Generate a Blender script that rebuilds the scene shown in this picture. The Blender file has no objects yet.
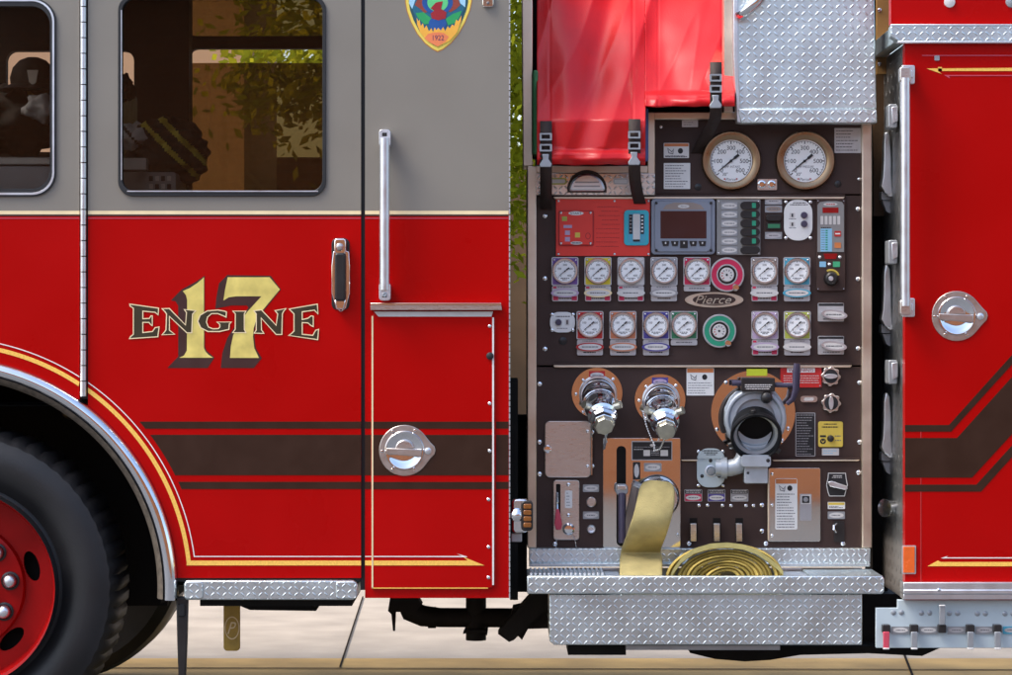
import bpy, bmesh, math, random
from mathutils import Vector, Matrix, noise
from mathutils.geometry import tessellate_polygon
random.seed(7)
C = bpy.context.scene.collection
PI = math.pi
# ------------------------------------------------------------------ camera geometry
D = 9.0                      # metres from the camera to the side of the engine
S = 3.23 / 1012              # metres per photograph pixel on that side
ZC = 1.34                    # camera height
def K(d): return S * (1 + d / D)
def W(px, py, d): k = K(d); return Vector(((px - 506) * k, d, ZC + (337.5 - py) * k))

# ------------------------------------------------------------------ materials
def mk(name, col, rough=.5, metal=0., coat=0., var=.08, vscale=14, bump=0., bscale=200, rvar=.05, spec=.5, trans=0., aniso=None, coat_rough=.03):
    m = bpy.data.materials.new(name); m.use_nodes = True
    nt = m.node_tree; N = nt.nodes; L = nt.links
    p = N['Principled BSDF']
    p.inputs['Metallic'].default_value = metal
    p.inputs['Coat Weight'].default_value = coat
    p.inputs['Coat Roughness'].default_value = coat_rough
    p.inputs['Specular IOR Level'].default_value = spec
    tc = N.new('ShaderNodeTexCoord')
    n1 = N.new('ShaderNodeTexNoise'); n1.inputs['Scale'].default_value = vscale; n1.inputs['Detail'].default_value = 10
    mp = N.new('ShaderNodeMapping')
    if aniso: mp.inputs['Scale'].default_value = aniso
    L.new(tc.outputs['Object'], mp.inputs['Vector']); L.new(mp.outputs[0], n1.inputs['Vector'])
    r = N.new('ShaderNodeMapRange'); r.inputs['From Min'].default_value = .3; r.inputs['From Max'].default_value = .7
    r.inputs['To Min'].default_value = 1 - var; r.inputs['To Max'].default_value = 1 + var
    L.new(n1.outputs['Fac'], r.inputs['Value'])
    mul = N.new('ShaderNodeVectorMath'); mul.operation = 'SCALE'; mul.inputs[0].default_value = col[:3]
    L.new(r.outputs[0], mul.inputs['Scale']); L.new(mul.outputs[0], p.inputs['Base Color'])
    r2 = N.new('ShaderNodeMapRange'); r2.inputs['From Min'].default_value = .3; r2.inputs['From Max'].default_value = .7
    r2.inputs['To Min'].default_value = max(0, rough - rvar); r2.inputs['To Max'].default_value = rough + rvar
    L.new(n1.outputs['Fac'], r2.inputs['Value']); L.new(r2.outputs[0], p.inputs['Roughness'])
    if bump:
        n2 = N.new('ShaderNodeTexNoise'); n2.inputs['Scale'].default_value = bscale; n2.inputs['Detail'].default_value = 4
        b = N.new('ShaderNodeBump'); b.inputs['Strength'].default_value = min(1, bump); b.inputs['Distance'].default_value = .002
        L.new(mp.outputs[0], n2.inputs['Vector']); L.new(n2.outputs['Fac'], b.inputs['Height']); L.new(b.outputs[0], p.inputs['Normal'])
    return m
def srgb(r, g, b):
    f = lambda c: (c / 255 / 12.92) if c < 10 else ((c / 255 + .055) / 1.055) ** 2.4
    return (f(r), f(g), f(b))

RED = mk('red_paint', (.41, .0003, .0005), .30, 0, .12, .07, 2.2, .12, 2.5, spec=.12, coat_rough=.12)
GREY = mk('grey_paint', (.228, .207, .174), .32, 0, .22, .05, 3, .04, 4)
BROWN = mk('brown_stripe', (.038, .016, .009), .4, 0, .03, .12, spec=.2)
PANEL = mk('textured_brown_panel', (.055, .032, .027), .52, 0, 0, .2, 5, .25, 900, .08, .22)
GOLD = mk('gold_leaf', (.76, .62, .17), .36, .15, 0, .20, 16)
YSTR = mk('yellow_stripe', (.92, .54, .10), .4, 0, 0, .14, 160)
CREAM = mk('cream_line', (.85, .68, .40), .4)
WLINE = mk('white_line', (.80, .74, .70), .4)
LETTER = mk('dark_letter', (.035, .026, .008), .4)
SHADOWP = mk('letter_shade', (.045, .013, .010), .4)
CHROME = mk('chrome', (.80, .81, .84), .07, 1, 0, .04, 20, 0, 100, .03)
STEEL = mk('polished_steel', (.78, .75, .72), .05, 1, 0, .05, 6, .02, 6, .03)
BRUSH = mk('brushed_steel', (.66, .62, .59), .30, 1, 0, .02, 30, 0, 0, .05, aniso=(1, 1, 14))
ALU = mk('aluminium', (.74, .76, .79), .36, 1, 0, .06, 20, .05, 300)
TAN = mk('steel_warm_reflection', (.74, .62, .49), .42, 1, 0, .14, 8, .04, 60, .08)  # steel with the warm reflected surroundings put into its base colour
BRONZE = mk('bronze_ring', (.33, .225, .135), .32, 1, 0, .10, 14, 0, 0, .1)
LATCHS = mk('latch_steel', (.60, .545, .50), .33, 1, 0, .08, 30)
BLACKM = mk('black_collar', (.008, .008, .009), .42, 0, 0, .2, 20, .1, 200, spec=.22)
CASTL = mk('cast_light', (.42, .46, .50), .4, .35, 0, .08, 25, .15, 300)
TAND = mk('dark_ochre_reflection', (.085, .042, .014), .5, 0, 0, .35, 5)  # fainter lower end of the gold-brown reflection, as a darker base colour
TANR = mk('ochre_reflection', (.30, .16, .045), .5, 0, 0, .3, 7)  # gold-brown reflection on the gap post, put into a non-metal base colour
CASTG = mk('cast_grey', (.36, .38, .40), .42, .6, 0, .1, 25, .15, 300)
BLACK = mk('black_rubber', (.012, .012, .013), .5, 0, 0, .15, 20, .1, 200)
BLACKP = mk('black_plastic', (.015, .013, .013), .38, 0, 0, .1, 20)
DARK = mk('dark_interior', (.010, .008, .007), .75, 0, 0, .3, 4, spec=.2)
UNDER = mk('underbody_black', (.010, .009, .008), .75, 0, 0, .3, 9, .3, 60, spec=.15)
PIPE = mk('dark_pipe', (.018, .014, .011), .7, 0, 0, .3, 12, .3, 70, spec=.2)  # near-black brown, mottled at random
TYRE = mk('tyre_rubber', (.0085, .0082, .0095), .5, 0, 0, .4, 5, .2, 120, .08)
RIMR = mk('rim_red', (.36, .002, .002), .36, 0, .04, .2, 6, spec=.2)
WHITE = mk('white_plate', (.78, .78, .76), .4, 0, 0, .05)
DIAL = mk('dial_white', (.90, .92, .92), .35, 0, .5, .03)
INK = mk('black_ink', (.012, .012, .014), .5)
INKG = mk('grey_ink', (.13, .13, .14), .5)
INKR = mk('red_ink', (.45, .02, .02), .5)
SILV = mk('silver_tag', (.52, .52, .53), .4, .5, 0, .08, 40)
PINKT = mk('pink_tag', (.55, .06, .10), .4)
REDL = mk('red_label', (.52, .02, .018), .4)
REDP = mk('red_board', (.80, .04, .028), .42, 0, .2, .04)
ORNG = mk('orange_label', (.62, .20, .06), .45)
YELL = mk('yellow_label', (.70, .52, .08), .45)
LIMEY = mk('lime_sticker', (.55, .62, .03), .45)
PURP = mk('purple_tag', (.16, .075, .30), .4); YTAG = mk('yellow_tag', (.70, .56, .03), .4); WTAG = mk('white_tag', (.62, .60, .58), .4)
GTAG = mk('grey_tag', (.33, .32, .33), .4); RTAG = mk('crimson_tag', (.55, .02, .08), .4); OTAG = mk('orange_tag', (.58, .20, .10), .4)
BTAG = mk('blue_tag', (.07, .055, .28), .4); GRTAG = mk('green_tag', (.03, .19, .09), .4); LTAG = mk('lilac_tag', (.48, .36, .52), .4)
LIME = mk('lime_tag', (.42, .46, .08), .4); CYAN = mk('cyan_tag', (.07, .36, .50), .4); BRT = mk('brown_tag', (.30, .24, .21), .4)
TEAL = mk('teal_plate', (.035, .42, .52), .4); SLATE = mk('slate_bezel', (.24, .27, .33), .42, .2, 0, .05)
SCREEN = mk('dark_screen', (.05, .016, .018), .2, 0, .3, .05); GREYB = mk('grey_board', (.25, .245, .24), .45)
GREENL = mk('green_mark', (.02, .30, .17), .4); LBLUE = mk('light_blue_mark', (.25, .52, .72), .4); GRN2 = mk('green_button', (.06, .42, .20), .4)
REDD = mk('red_display', (.30, .004, .006), .25); PLUM = mk('plum_rubber', (.06, .05, .09), .38)
AMBER = mk('amber_lens', (.80, .13, .015), .25, 0, .5, .1, 40); AMBERD = mk('dark_amber_lens', (.22, .075, .012), .2, 0, .5, .2, 60)
VALVE = mk('pale_blue_plate', (.48, .56, .59), .45, 0, .1, .06, 7)
HOSE = mk('yellow_hose_jacket', (.47, .385, .165), .85, 0, 0, .25, 11, .8, 260, spec=.2)
HOSEG = mk('golden_hose_jacket', (.44, .33, .09), .85, 0, 0, .3, 14, .7, 260, spec=.2)
HOSEE = mk('hose_edge', (.42, .36, .13), .8, 0, 0, .15, 30, .4, 400)
GREENH = mk('green_hose', (.05, .20, .07), .7); BLUEH = mk('blue_hose', (.10, .15, .36), .7)
WEB = mk('black_webbing', (.030, .016, .012), .7, 0, 0, .2, 60, .3, 500)
VINYL = mk('red_vinyl', (.56, .004, .006), .5, 0, .36, .08, 6, .3, 220, coat_rough=.24, spec=.25)
COPPER = mk('cap_brass', (.62, .60, .50), .35, 1, 0, .15, 30)
JACK = mk('turnout_black', (.014, .012, .010), .8, 0, 0, .3, 20, .4, 120); REFL = mk('lime_reflective', (.55, .48, .06), .5)
CLOTH = mk('grey_cloth', (.42, .43, .46), .8, 0, 0, .15, 15)
WELL = mk('gritty_lip', (.10, .08, .06), .7, 0, 0, .4, 60, .5, 200)
GOLDF = mk('mud_flap_gold', (.46, .29, .05), .55, 0, 0, .25, 20)
def brushed_gold(): pass

def diamond(name, col, cell, rough=.40, metal=1., side=False, dist=.0010):
    m = mk(name, col, rough, metal, 0, .07, 9, 0, 0, .06)
    nt = m.node_tree; N = nt.nodes; L = nt.links; p = N['Principled BSDF']
    tc = N.new('ShaderNodeTexCoord'); sx = N.new('ShaderNodeSeparateXYZ'); L.new(tc.outputs['Object'], sx.inputs[0])
    def M(op, a, b=None, c=None):
        n = N.new('ShaderNodeMath'); n.operation = op
        for i, v in enumerate((a, b, c)):
            if v is None: continue
            if hasattr(v, 'links') or hasattr(v, 'is_linked'): L.new(v, n.inputs[i])
            else: n.inputs[i].default_value = v
        return n.outputs[0]
    # pattern runs over x and (z - y), so it turns the corner onto horizontal faces
    u0 = M('DIVIDE', M('ADD', M('MULTIPLY', sx.outputs[0], 0. if side else 1.), M('MULTIPLY', sx.outputs[1], 1. if side else .31)), cell)
    v0 = M('DIVIDE', M('ADD', sx.outputs[2], M('MULTIPLY', sx.outputs[1], 0. if side else 1.)), cell)
    u = M('FRACT', u0); v = M('FRACT', v0)
    par = M('MODULO', M('ADD', M('FLOOR', u0), M('ADD', M('FLOOR', v0), 1000.)), 2.)
    sgn = M('SUBTRACT', M('MULTIPLY', par, 2.), 1.)
    uc = M('SUBTRACT', u, .5); vc = M('MULTIPLY', M('SUBTRACT', v, .5), sgn)
    a = M('MULTIPLY', M('ADD', uc, vc), .7071); b = M('MULTIPLY', M('SUBTRACT', uc, vc), .7071)
    e = M('ADD', M('POWER', M('DIVIDE', a, .45), 2.), M('POWER', M('DIVIDE', b, .16), 2.))
    h = M('MAXIMUM', M('SUBTRACT', 1., e), 0.); h = M('POWER', h, .8)
    bp = N.new('ShaderNodeBump'); bp.inputs['Strength'].default_value = 1; bp.inputs['Distance'].default_value = dist
    L.new(h, bp.inputs['Height'])
    n2 = N.new('ShaderNodeTexNoise'); n2.inputs['Scale'].default_value = 90; L.new(tc.outputs['Object'], n2.inputs['Vector'])
    b2 = N.new('ShaderNodeBump'); b2.inputs['Strength'].default_value = .25; b2.inputs['Distance'].default_value = .001
    L.new(n2.outputs['Fac'], b2.inputs['Height']); L.new(bp.outputs[0], b2.inputs['Normal']); L.new(b2.outputs[0], p.inputs['Normal'])
    return m
DIA = diamond('diamond_plate', (.68, .76, .77), .0225, .38)
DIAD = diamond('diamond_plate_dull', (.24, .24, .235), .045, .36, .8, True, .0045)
DIAS = diamond('diamond_plate_fine', (.66, .73, .74), .019, .38)
DIAW = diamond('diamond_plate_pale', (.74, .72, .68), .018, .30, 1., False, .0026)

def glass(name, tint, gloss=.06):
    m = bpy.data.materials.new(name); m.use_nodes = True; nt = m.node_tree; N = nt.nodes; L = nt.links
    N.remove(N['Principled BSDF'])
    t = N.new('ShaderNodeBsdfTransparent'); t.inputs[0].default_value = (*tint, 1)
    g = N.new('ShaderNodeBsdfGlossy'); g.inputs['Roughness'].default_value = .01
    f = N.new('ShaderNodeFresnel'); f.inputs['IOR'].default_value = 1.4
    nz = N.new('ShaderNodeTexNoise'); nz.inputs['Scale'].default_value = 2.5; tc = N.new('ShaderNodeTexCoord'); L.new(tc.outputs['Object'], nz.inputs['Vector'])
    b = N.new('ShaderNodeBump'); b.inputs['Strength'].default_value = .03; b.inputs['Distance'].default_value = .01; L.new(nz.outputs['Fac'], b.inputs['Height']); L.new(b.outputs[0], g.inputs['Normal'])
    mx = N.new('ShaderNodeMixShader'); L.new(f.outputs[0], mx.inputs[0]); L.new(t.outputs[0], mx.inputs[1]); L.new(g.outputs[0], mx.inputs[2])
    L.new(mx.outputs[0], N['Material Output'].inputs[0]); return m
GLASS = glass('window_glass', (.80, .77, .72)); TINT = glass('tinted_glass', (.44, .36, .23))
# ------------------------------------------------------------------ mesh builder
def rr(x0, y0, x1, y1, r=0, n=5):
    if r <= 0: return [(x0, y0), (x1, y0), (x1, y1), (x0, y1)]
    out = []
    for cx, cy, a in ((x1 - r, y0 + r, -90), (x1 - r, y1 - r, 0), (x0 + r, y1 - r, 90), (x0 + r, y0 + r, 180)):
        for i in range(n + 1):
            t = math.radians(a + 90 * i / n); out.append((cx + r * math.cos(t), cy + r * math.sin(t)))
    return out
def el(cx, cy, rx, ry=None, n=32, rot=0):
    ry = rx if ry is None else ry; c, s = math.cos(rot), math.sin(rot); out = []
    for i in range(n):
        t = 2 * PI * i / n; a, b = rx * math.cos(t), ry * math.sin(t); out.append((cx + a * c - b * s, cy + a * s + b * c))
    return out
def arc(cx, cy, r, t0, t1, n=40):
    return [(cx + r * math.cos(math.radians(t0 + (t1 - t0) * i / n)), cy - r * math.sin(math.radians(t0 + (t1 - t0) * i / n))) for i in range(n + 1)]
_txt = {}
def text_geo(s):
    if s not in _txt:
        cu = bpy.data.curves.new('t', 'FONT'); cu.body = s; cu.size = 1; cu.align_x = 'CENTER'; cu.resolution_u = 3
        ob = bpy.data.objects.new('t', cu); C.objects.link(ob)
        dg = bpy.context.evaluated_depsgraph_get(); me = bpy.data.meshes.new_from_object(ob.evaluated_get(dg))
        vs = [(v.co.x, v.co.y) for v in me.vertices]; fs = [tuple(p.vertices) for p in me.polygons]
        bpy.data.objects.remove(ob); bpy.data.curves.remove(cu); bpy.data.meshes.remove(me)
        ys = [v[1] for v in vs] or [0, 1]; y0, y1 = min(ys), max(ys)
        _txt[s] = ([(x, (y - y0) / (y1 - y0) - .5) for x, y in vs], fs, 1 / (y1 - y0))
    return _txt[s]
WL = {}
class B:
    def __init__(s): s.bm = bmesh.new(); s.ms = []
    def mi(s, m):
        if m not in s.ms: s.ms.append(m)
        return s.ms.index(m)
    def face(s, vs, i):
        try: f = s.bm.faces.new(vs); f.material_index = i; return f
        except ValueError: return None
    def ext(s, outer, d, t, mat, holes=(), back=True):
        i = s.mi(mat); loops = [outer] + list(holes); fv = []; bv = []
        for lp in loops:
            fv.append([s.bm.verts.new(W(x, y, d)) for x, y in lp])
            if t: bv.append([s.bm.verts.new(v.co + Vector((0, t, 0))) for v in fv[-1]])
        if holes:
            tri = tessellate_polygon([[Vector((x, -y, 0)) for x, y in lp] for lp in loops])
            ff = [v for l in fv for v in l]; bb = [v for l in bv for v in l]
            for a, b, c in tri:
                s.face((ff[a], ff[b], ff[c]), i)
                if t and back: s.face((bb[c], bb[b], bb[a]), i)
        else:
            s.face(fv[0], i)
            if t and back: s.face(bv[0][::-1], i)
        if t:
            for f, b in zip(fv, bv):
                n = len(f)
                for k in range(n): s.face((f[k], f[(k + 1) % n], b[(k + 1) % n], b[k]), i)
        return s
    def box(s, x0, y0, x1, y1, d, t, mat): return s.ext(rr(x0, y0, x1, y1), d, t, mat)
    def lathe(s, c, prof, mat, n=32, axis=(0, -1, 0), sq=(1, 1), mod=None):
        i = s.mi(mat); ax = Vector(axis).normalized(); u = ax.orthogonal().normalized()
        if abs(ax.y) > .99: u = Vector((1, 0, 0))
        v = ax.cross(u); rings = []
        for j, (r, h) in enumerate(prof):
            if r <= 1e-6: rings.append([s.bm.verts.new(Vector(c) + ax * h)]); continue
            rings.append([s.bm.verts.new(Vector(c) + ax * h + (u * math.cos(2 * PI * k / n) * sq[0] + v * math.sin(2 * PI * k / n) * sq[1]) * (r if mod is None else mod(j, k, r))) for k in range(n)])
        for a, b in zip(rings, rings[1:]):
            for k in range(n):
                q = (k + 1) % n
                if len(a) == 1 and len(b) == 1: continue
                if len(a) == 1: s.face((a[0], b[q], b[k]), i)
                elif len(b) == 1: s.face((a[k], a[q], b[0]), i)
                else: s.face((a[k], a[q], b[q], b[k]), i)
        return s
    def disc(s, px, py, d, prof, mat, n=32, axis=(0, -1, 0)):   # profile: (radius px, height m towards viewer)
        return s.lathe(W(px, py, d), [(r * K(d), h) for r, h in prof], mat, n, axis)
    def tube(s, pts, r, mat, n=10, caps=True, sq=1):
        i = s.mi(mat); pts = [Vector(p) for p in pts]; R = r if isinstance(r, (list, tuple)) else [r] * len(pts)
        t0 = (pts[1] - pts[0]).normalized(); u = t0.orthogonal().normalized(); rings = []
        for k, p in enumerate(pts):
            t = (pts[min(k + 1, len(pts) - 1)] - pts[max(k - 1, 0)]).normalized()
            u = (u - t * u.dot(t)).normalized(); v = t.cross(u)
            rings.append([s.bm.verts.new(p + (u * math.cos(2 * PI * q / n) + v * math.sin(2 * PI * q / n) * sq) * R[k]) for q in range(n)])
        for a, b in zip(rings, rings[1:]):
            for q in range(n): s.face((a[q], a[(q + 1) % n], b[(q + 1) % n], b[q]), i)
        if caps: s.face(rings[0][::-1], i); s.face(rings[-1], i)
        return s
    def grid(s, rows, mat):
        i = s.mi(mat); vs = [[s.bm.verts.new(p) for p in r] for r in rows]
        for a, b in zip(vs, vs[1:]):
            for k in range(len(a) - 1): s.face((a[k], a[k + 1], b[k + 1], b[k]), i)
        return vs
    def arcsweep(s, cx, cy, prof, t0, t1, mat, n=60):
        s.grid([[W(cx + r * math.cos(math.radians(t0 + (t1 - t0) * k / n)), cy - r * math.sin(math.radians(t0 + (t1 - t0) * k / n)), 0) + Vector((0, d, 0)) for r, d in prof] for k in range(n + 1)], mat); return s
    def text(s, t, cx, cy, h, d, mat, xs=1., shear=0., width=None, rot=0.):
        vs, fs, inv = text_geo(t); i = s.mi(mat); sc = h
        if width:
            w = (max(v[0] for v in vs) - min(v[0] for v in vs)) * inv * h; xs = width / max(w, 1e-6)
        c, sn = math.cos(rot), math.sin(rot); out = []
        for x, y in vs:
            X = (x * inv * xs + y * shear) * sc; Y = y * sc
            out.append(s.bm.verts.new(W(cx + X * c - Y * sn, cy - X * sn - Y * c, d)))
        for f in fs: s.face([out[k] for k in f], i)
        return s
    def stroke(s, pts, w, d, mat, closed=True):
        i = s.mi(mat); n = len(pts); P = [Vector(p) for p in pts]; lo = []; hi = []
        for k in range(n):
            a = P[(k - 1) % n] if closed or k > 0 else P[k]; b = P[(k + 1) % n] if closed or k < n - 1 else P[k]
            t1 = (P[k] - a).normalized() if (P[k] - a).length else (b - P[k]).normalized(); t2 = (b - P[k]).normalized() if (b - P[k]).length else t1
            nn = Vector((-(t1 + t2).y, (t1 + t2).x)); nn = nn.normalized() if nn.length > 1e-4 else Vector((-t1.y, t1.x))
            l = min(1.8, 1 / max(.3, nn.dot(Vector((-t1.y, t1.x)))))
            lo.append(s.bm.verts.new(W(*(P[k] - nn * w / 2 * l), d))); hi.append(s.bm.verts.new(W(*(P[k] + nn * w / 2 * l), d)))
        for k in range(n if closed else n - 1):
            q = (k + 1) % n; s.face((lo[k], lo[q], hi[q], hi[k]), i)
        return s
    def done(s, name, parent=None, label=None, bevel=0., seg=2, smooth=35, sub=0):
        bm = s.bm; bmesh.ops.recalc_face_normals(bm, faces=bm.faces)
        lo = Vector((1e9,) * 3); hi = -lo
        for v in bm.verts:
            for k in range(3): lo[k] = min(lo[k], v.co[k]); hi[k] = max(hi[k], v.co[k])
        c = (lo + hi) / 2
        if parent is None: c.z = lo.z
        for v in bm.verts: v.co -= c
        me = bpy.data.meshes.new(name); bm.to_mesh(me); bm.free()
        for m in s.ms: me.materials.append(m)
        me.polygons.foreach_set('use_smooth', [True] * len(me.polygons)); me.set_sharp_from_angle(angle=math.radians(smooth))
        o = bpy.data.objects.new(name, me); C.objects.link(o)
        WL[o] = c.copy(); o.location = c
        if parent is not None: o.parent = parent; o.location = c - WL[parent]
        if label: o['label'] = label
        if bevel:
            b = o.modifiers.new('edge', 'BEVEL'); b.width = bevel; b.segments = seg; b.limit_method = 'ANGLE'; b.angle_limit = math.radians(40)
        if sub: q = o.modifiers.new('smooth', 'SUBSURF'); q.levels = q.render_levels = sub
        return o
def thing(name, loc, label, cat, group=None):
    o = bpy.data.objects.new(name, None); C.objects.link(o); o.location = loc; WL[o] = Vector(loc); o.empty_display_size = .2
    return tag(o, label, cat, group)
def tag(o, label, cat, group=None):
    o['label'] = label; o['category'] = cat
    if group: o['group'] = group
    return o
def tline(b, x0, x1, y, d, mat=None, h=.7):     # one line of small print: words as broken runs
    x = x0; rnd = random.random
    while x < x1 - .5:
        w = min(x1 - x, .8 + 2.4 * rnd()); b.ext([(x, y), (x + w, y), (x + w, y + h), (x, y + h)], d, 0, mat or INKG); x += w + .45

ENG = thing('fire_engine', (0, 1.15, 0), 'red and grey fire engine marked ENGINE 17 with an open brown pump panel', 'fire engine')

# ================================================================== CAB
AX, AY = -56, 590                      # wheel arch centre
def arch(r, t0, t1, n=40): return arc(AX, AY, r, t0, t1, n)
def ang(r, x): return math.degrees(math.acos((x - AX) / r))
def angy(r, y): return math.degrees(math.asin((AY - y) / r))
win1 = rr(-140, 0, 54, 194, 22, 8); win2 = rr(120, -3, 324, 194, 14, 7)
# front door / cab panel left of the hinge
b = B(); b.ext(rr(-190, -150, 79.5, 212), 0, .05, GREY, [win1])
b.ext([(-190, 212), (79.5, 212)] + arch(233, ang(233, 79.5), 122), 0, .05, RED)
front = b.done('front_door', ENG)
b = B(); b.ext(rr(88, -150, 361, 212), 0, .05, GREY, [win2])
b.ext([(88, 212), (361, 212), (361, 578), (178, 578)] + arch(234, angy(234, 576), ang(234, 88)), 0, .05, RED)
crew = b.done('crew_door', ENG)
b = B(); b.ext(rr(365, -150, 509, 212), 0, .05, GREY); b.ext(rr(365, 212, 509, 598), 0, .05, RED)
b.box(505, -150, 509.5, 598, .05, 2.2, GREY)
rearp = b.done('cab_corner_panel', ENG)
b = B()      # dotted weld edge down the rear corner of the cab
for k in range(98): b.box(508.9, -8 + k * 6.2, 510.2, -8 + k * 6.2 + 5, -.001, .006, SILV)
b.done('edge_bead', rearp)
b = B(); b.box(79, -150, 88.5, 399, .018, .03, BLACK); b.done('door_seal', ENG)
b = B(); b.box(360.5, -150, 365.5, 590, .014, .04, BLACK); b.box(178, 575, 361, 581.5, .014, .05, BLACK); b.done('door_seal', ENG)
# stripes on each panel
def hstripes(x0, x1, parent):
    b = B(); b.ext(rr(x0, 210.8, x1, 214.4), -.0008, .0006, CREAM); b.ext(rr(x0, 214.4, x1, 216.2), -.0007, .0005, SHADOWP); b.ext(rr(x0, 217.8, x1, 218.7), -.0008, .0006, PINKT)
    b.done('pinstripe', parent)
hstripes(-190, 79.5, front); hstripes(88, 361, crew); hstripes(365, 508.5, rearp)
b = B(); e0 = ang(246, 79.5)
b.ext(arch(244.2, e0, 120) + arch(248.4, 120, ang(248.4, 79.5)), -.0008, .0006, YSTR); b.ext(arch(252, ang(252, 79.5), 120) + arch(253, 120, ang(253, 79.5)), -.0008, .0006, WLINE)
b.done('pinstripe', front)
b = B(); ya = angy(246, 560.6)
b.ext([(361, 560.6), (361, 565.4), (186.5, 565.4)] + arch(244.2, angy(244.2, 563), ang(244.2, 88)) + arch(248.4, ang(248.4, 88), angy(248.4, 560.6)), -.0008, .0006, YSTR)
b.ext([(361, 556), (361, 557), (194.2, 557)] + arch(252, angy(252, 557), ang(252, 88)) + arch(253, ang(253, 88), angy(253, 556)), -.0008, .0006, WLINE)
b.done('pinstripe', crew)
def bands(x1, parent, x0=None):
    b = B()
    for y0, y1 in ((421.6, 428.6), (434.8, 475.2), (481.8, 489)):
        if x0 is None:
            t0, t1 = angy(258, y1), angy(258, y0); b.ext([(x1, y0), (x1, y1)] + arch(258, t0, t1, 8), -.0009, .0007, BROWN)
        else: b.ext(rr(x0, y0, x1, y1), -.0009, .0007, BROWN)
    b.done('stripe_band', parent)
bands(361, crew); bands(371, rearp, 365); bands(508.5, rearp, 496)
# fender trim
b = B()
b.arcsweep(AX, AY, [(234, .01), (233.5, -.008), (231, -.02), (227, -.027), (223, -.024), (220, -.013), (218.5, .0)], -2.5, 125, CHROME, 90)
b.arcsweep(AX, AY, [(218.5, .0), (214, .012), (211.5, .05)], -2.5, 125, WELL, 90)
b.done('fender_trim', ENG, smooth=60)
b = B(); b.arcsweep(AX, AY, [(216, .03), (222, .3), (222, .62)], -4, 130, DARK, 40)
b.ext(arch(224, -4, 184, 40), .62, .03, DARK); b.done('wheel_well', ENG)
# hinge
b = B(); y = -40
while y < 390: 
    b.tube([W(83.3, y + .5, -.004), W(83.3, y + 15, -.004)], 3.1 * S, ALU, 12); b.box(81, y + 14.6, 85.8, y + 15.8, -.002, .01, BLACKP); y += 15.6
b.box(80.2, -40, 82, 390, -.003, .02, BRUSH)
b.done('piano_hinge', ENG, smooth=50)
# windows
def window(poly_o, poly_i, name='window_frame', parent=None, trim=None):
    b = B(); b.ext(poly_o, -.007, .03, BLACK, [poly_i])
    if trim: b.ext(trim[0], -.0095, .006, ALU, [trim[1]])
    return b.done(name, parent, bevel=.0015)
f1 = window(rr(-142, -2, 56, 196.5, 23.5, 8), rr(-138, 6, 50, 189, 19, 8), 'window_frame', front, (rr(-140.5, -.5, 54.2, 194.8, 22, 8), rr(-139, 1.2, 52.3, 192.7, 20.5, 8)))
b = B(); b.ext(rr(-140, 0, 54, 194, 22, 8), .012, .004, GLASS); b.done('window_glass', front)
f2 = window(rr(118, -5, 326, 196.3, 15, 7), rr(122, -1, 322.4, 191, 12, 7), 'window_frame', crew)
b = B(); b.ext(rr(127, 190.6, 318, 191.8), -.0095, .004, ALU); b.ext(rr(121, 10, 121.8, 180), -.0095, .004, ALU); b.done('window_trim', f2)
b = B(); b.ext(rr(119, -4, 325, 195, 14, 7), .012, .004, GLASS); b.done('window_glass', crew)
# cab shell: roof, floor, far side with windows, bulkhead
FD = 2.25
b = B()
farA = rr(6, 51, 134, 152, 10, 6); farB = rr(189, -40, 352, 36, 7, 5); farC = rr(189, 48.5, 352, 235, 9, 5)
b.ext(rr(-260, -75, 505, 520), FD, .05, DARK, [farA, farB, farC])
shell = b.done('far_side_wall', ENG)
b = B(); b.ext(rr(189, -40, 352, 36, 7, 5), FD + .02, .004, TINT); b.ext(rr(189, 63, 352, 235, 2), FD + .02, .004, TINT); b.done('window_glass', shell)
b = B(); v = W(-190, -150, 0); w = W(509, -150, 0)
b.grid([[Vector((v.x, .05, 2.88)), Vector((w.x, .05, 2.88))], [Vector((v.x, FD, 2.88)), Vector((w.x, FD, 2.88))]], GREY)
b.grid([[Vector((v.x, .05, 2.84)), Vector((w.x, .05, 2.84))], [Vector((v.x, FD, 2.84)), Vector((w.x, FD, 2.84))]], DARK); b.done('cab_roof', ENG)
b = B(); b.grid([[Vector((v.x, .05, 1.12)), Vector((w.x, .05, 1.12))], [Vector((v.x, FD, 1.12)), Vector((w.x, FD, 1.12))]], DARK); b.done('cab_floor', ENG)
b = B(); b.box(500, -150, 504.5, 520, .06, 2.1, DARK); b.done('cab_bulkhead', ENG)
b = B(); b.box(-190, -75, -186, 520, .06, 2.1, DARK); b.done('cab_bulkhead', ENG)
b = B(); b.ext(rr(148, -75, 189, 400), 1.9, .12, DARK); b.done('seat_pillar', ENG)
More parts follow.
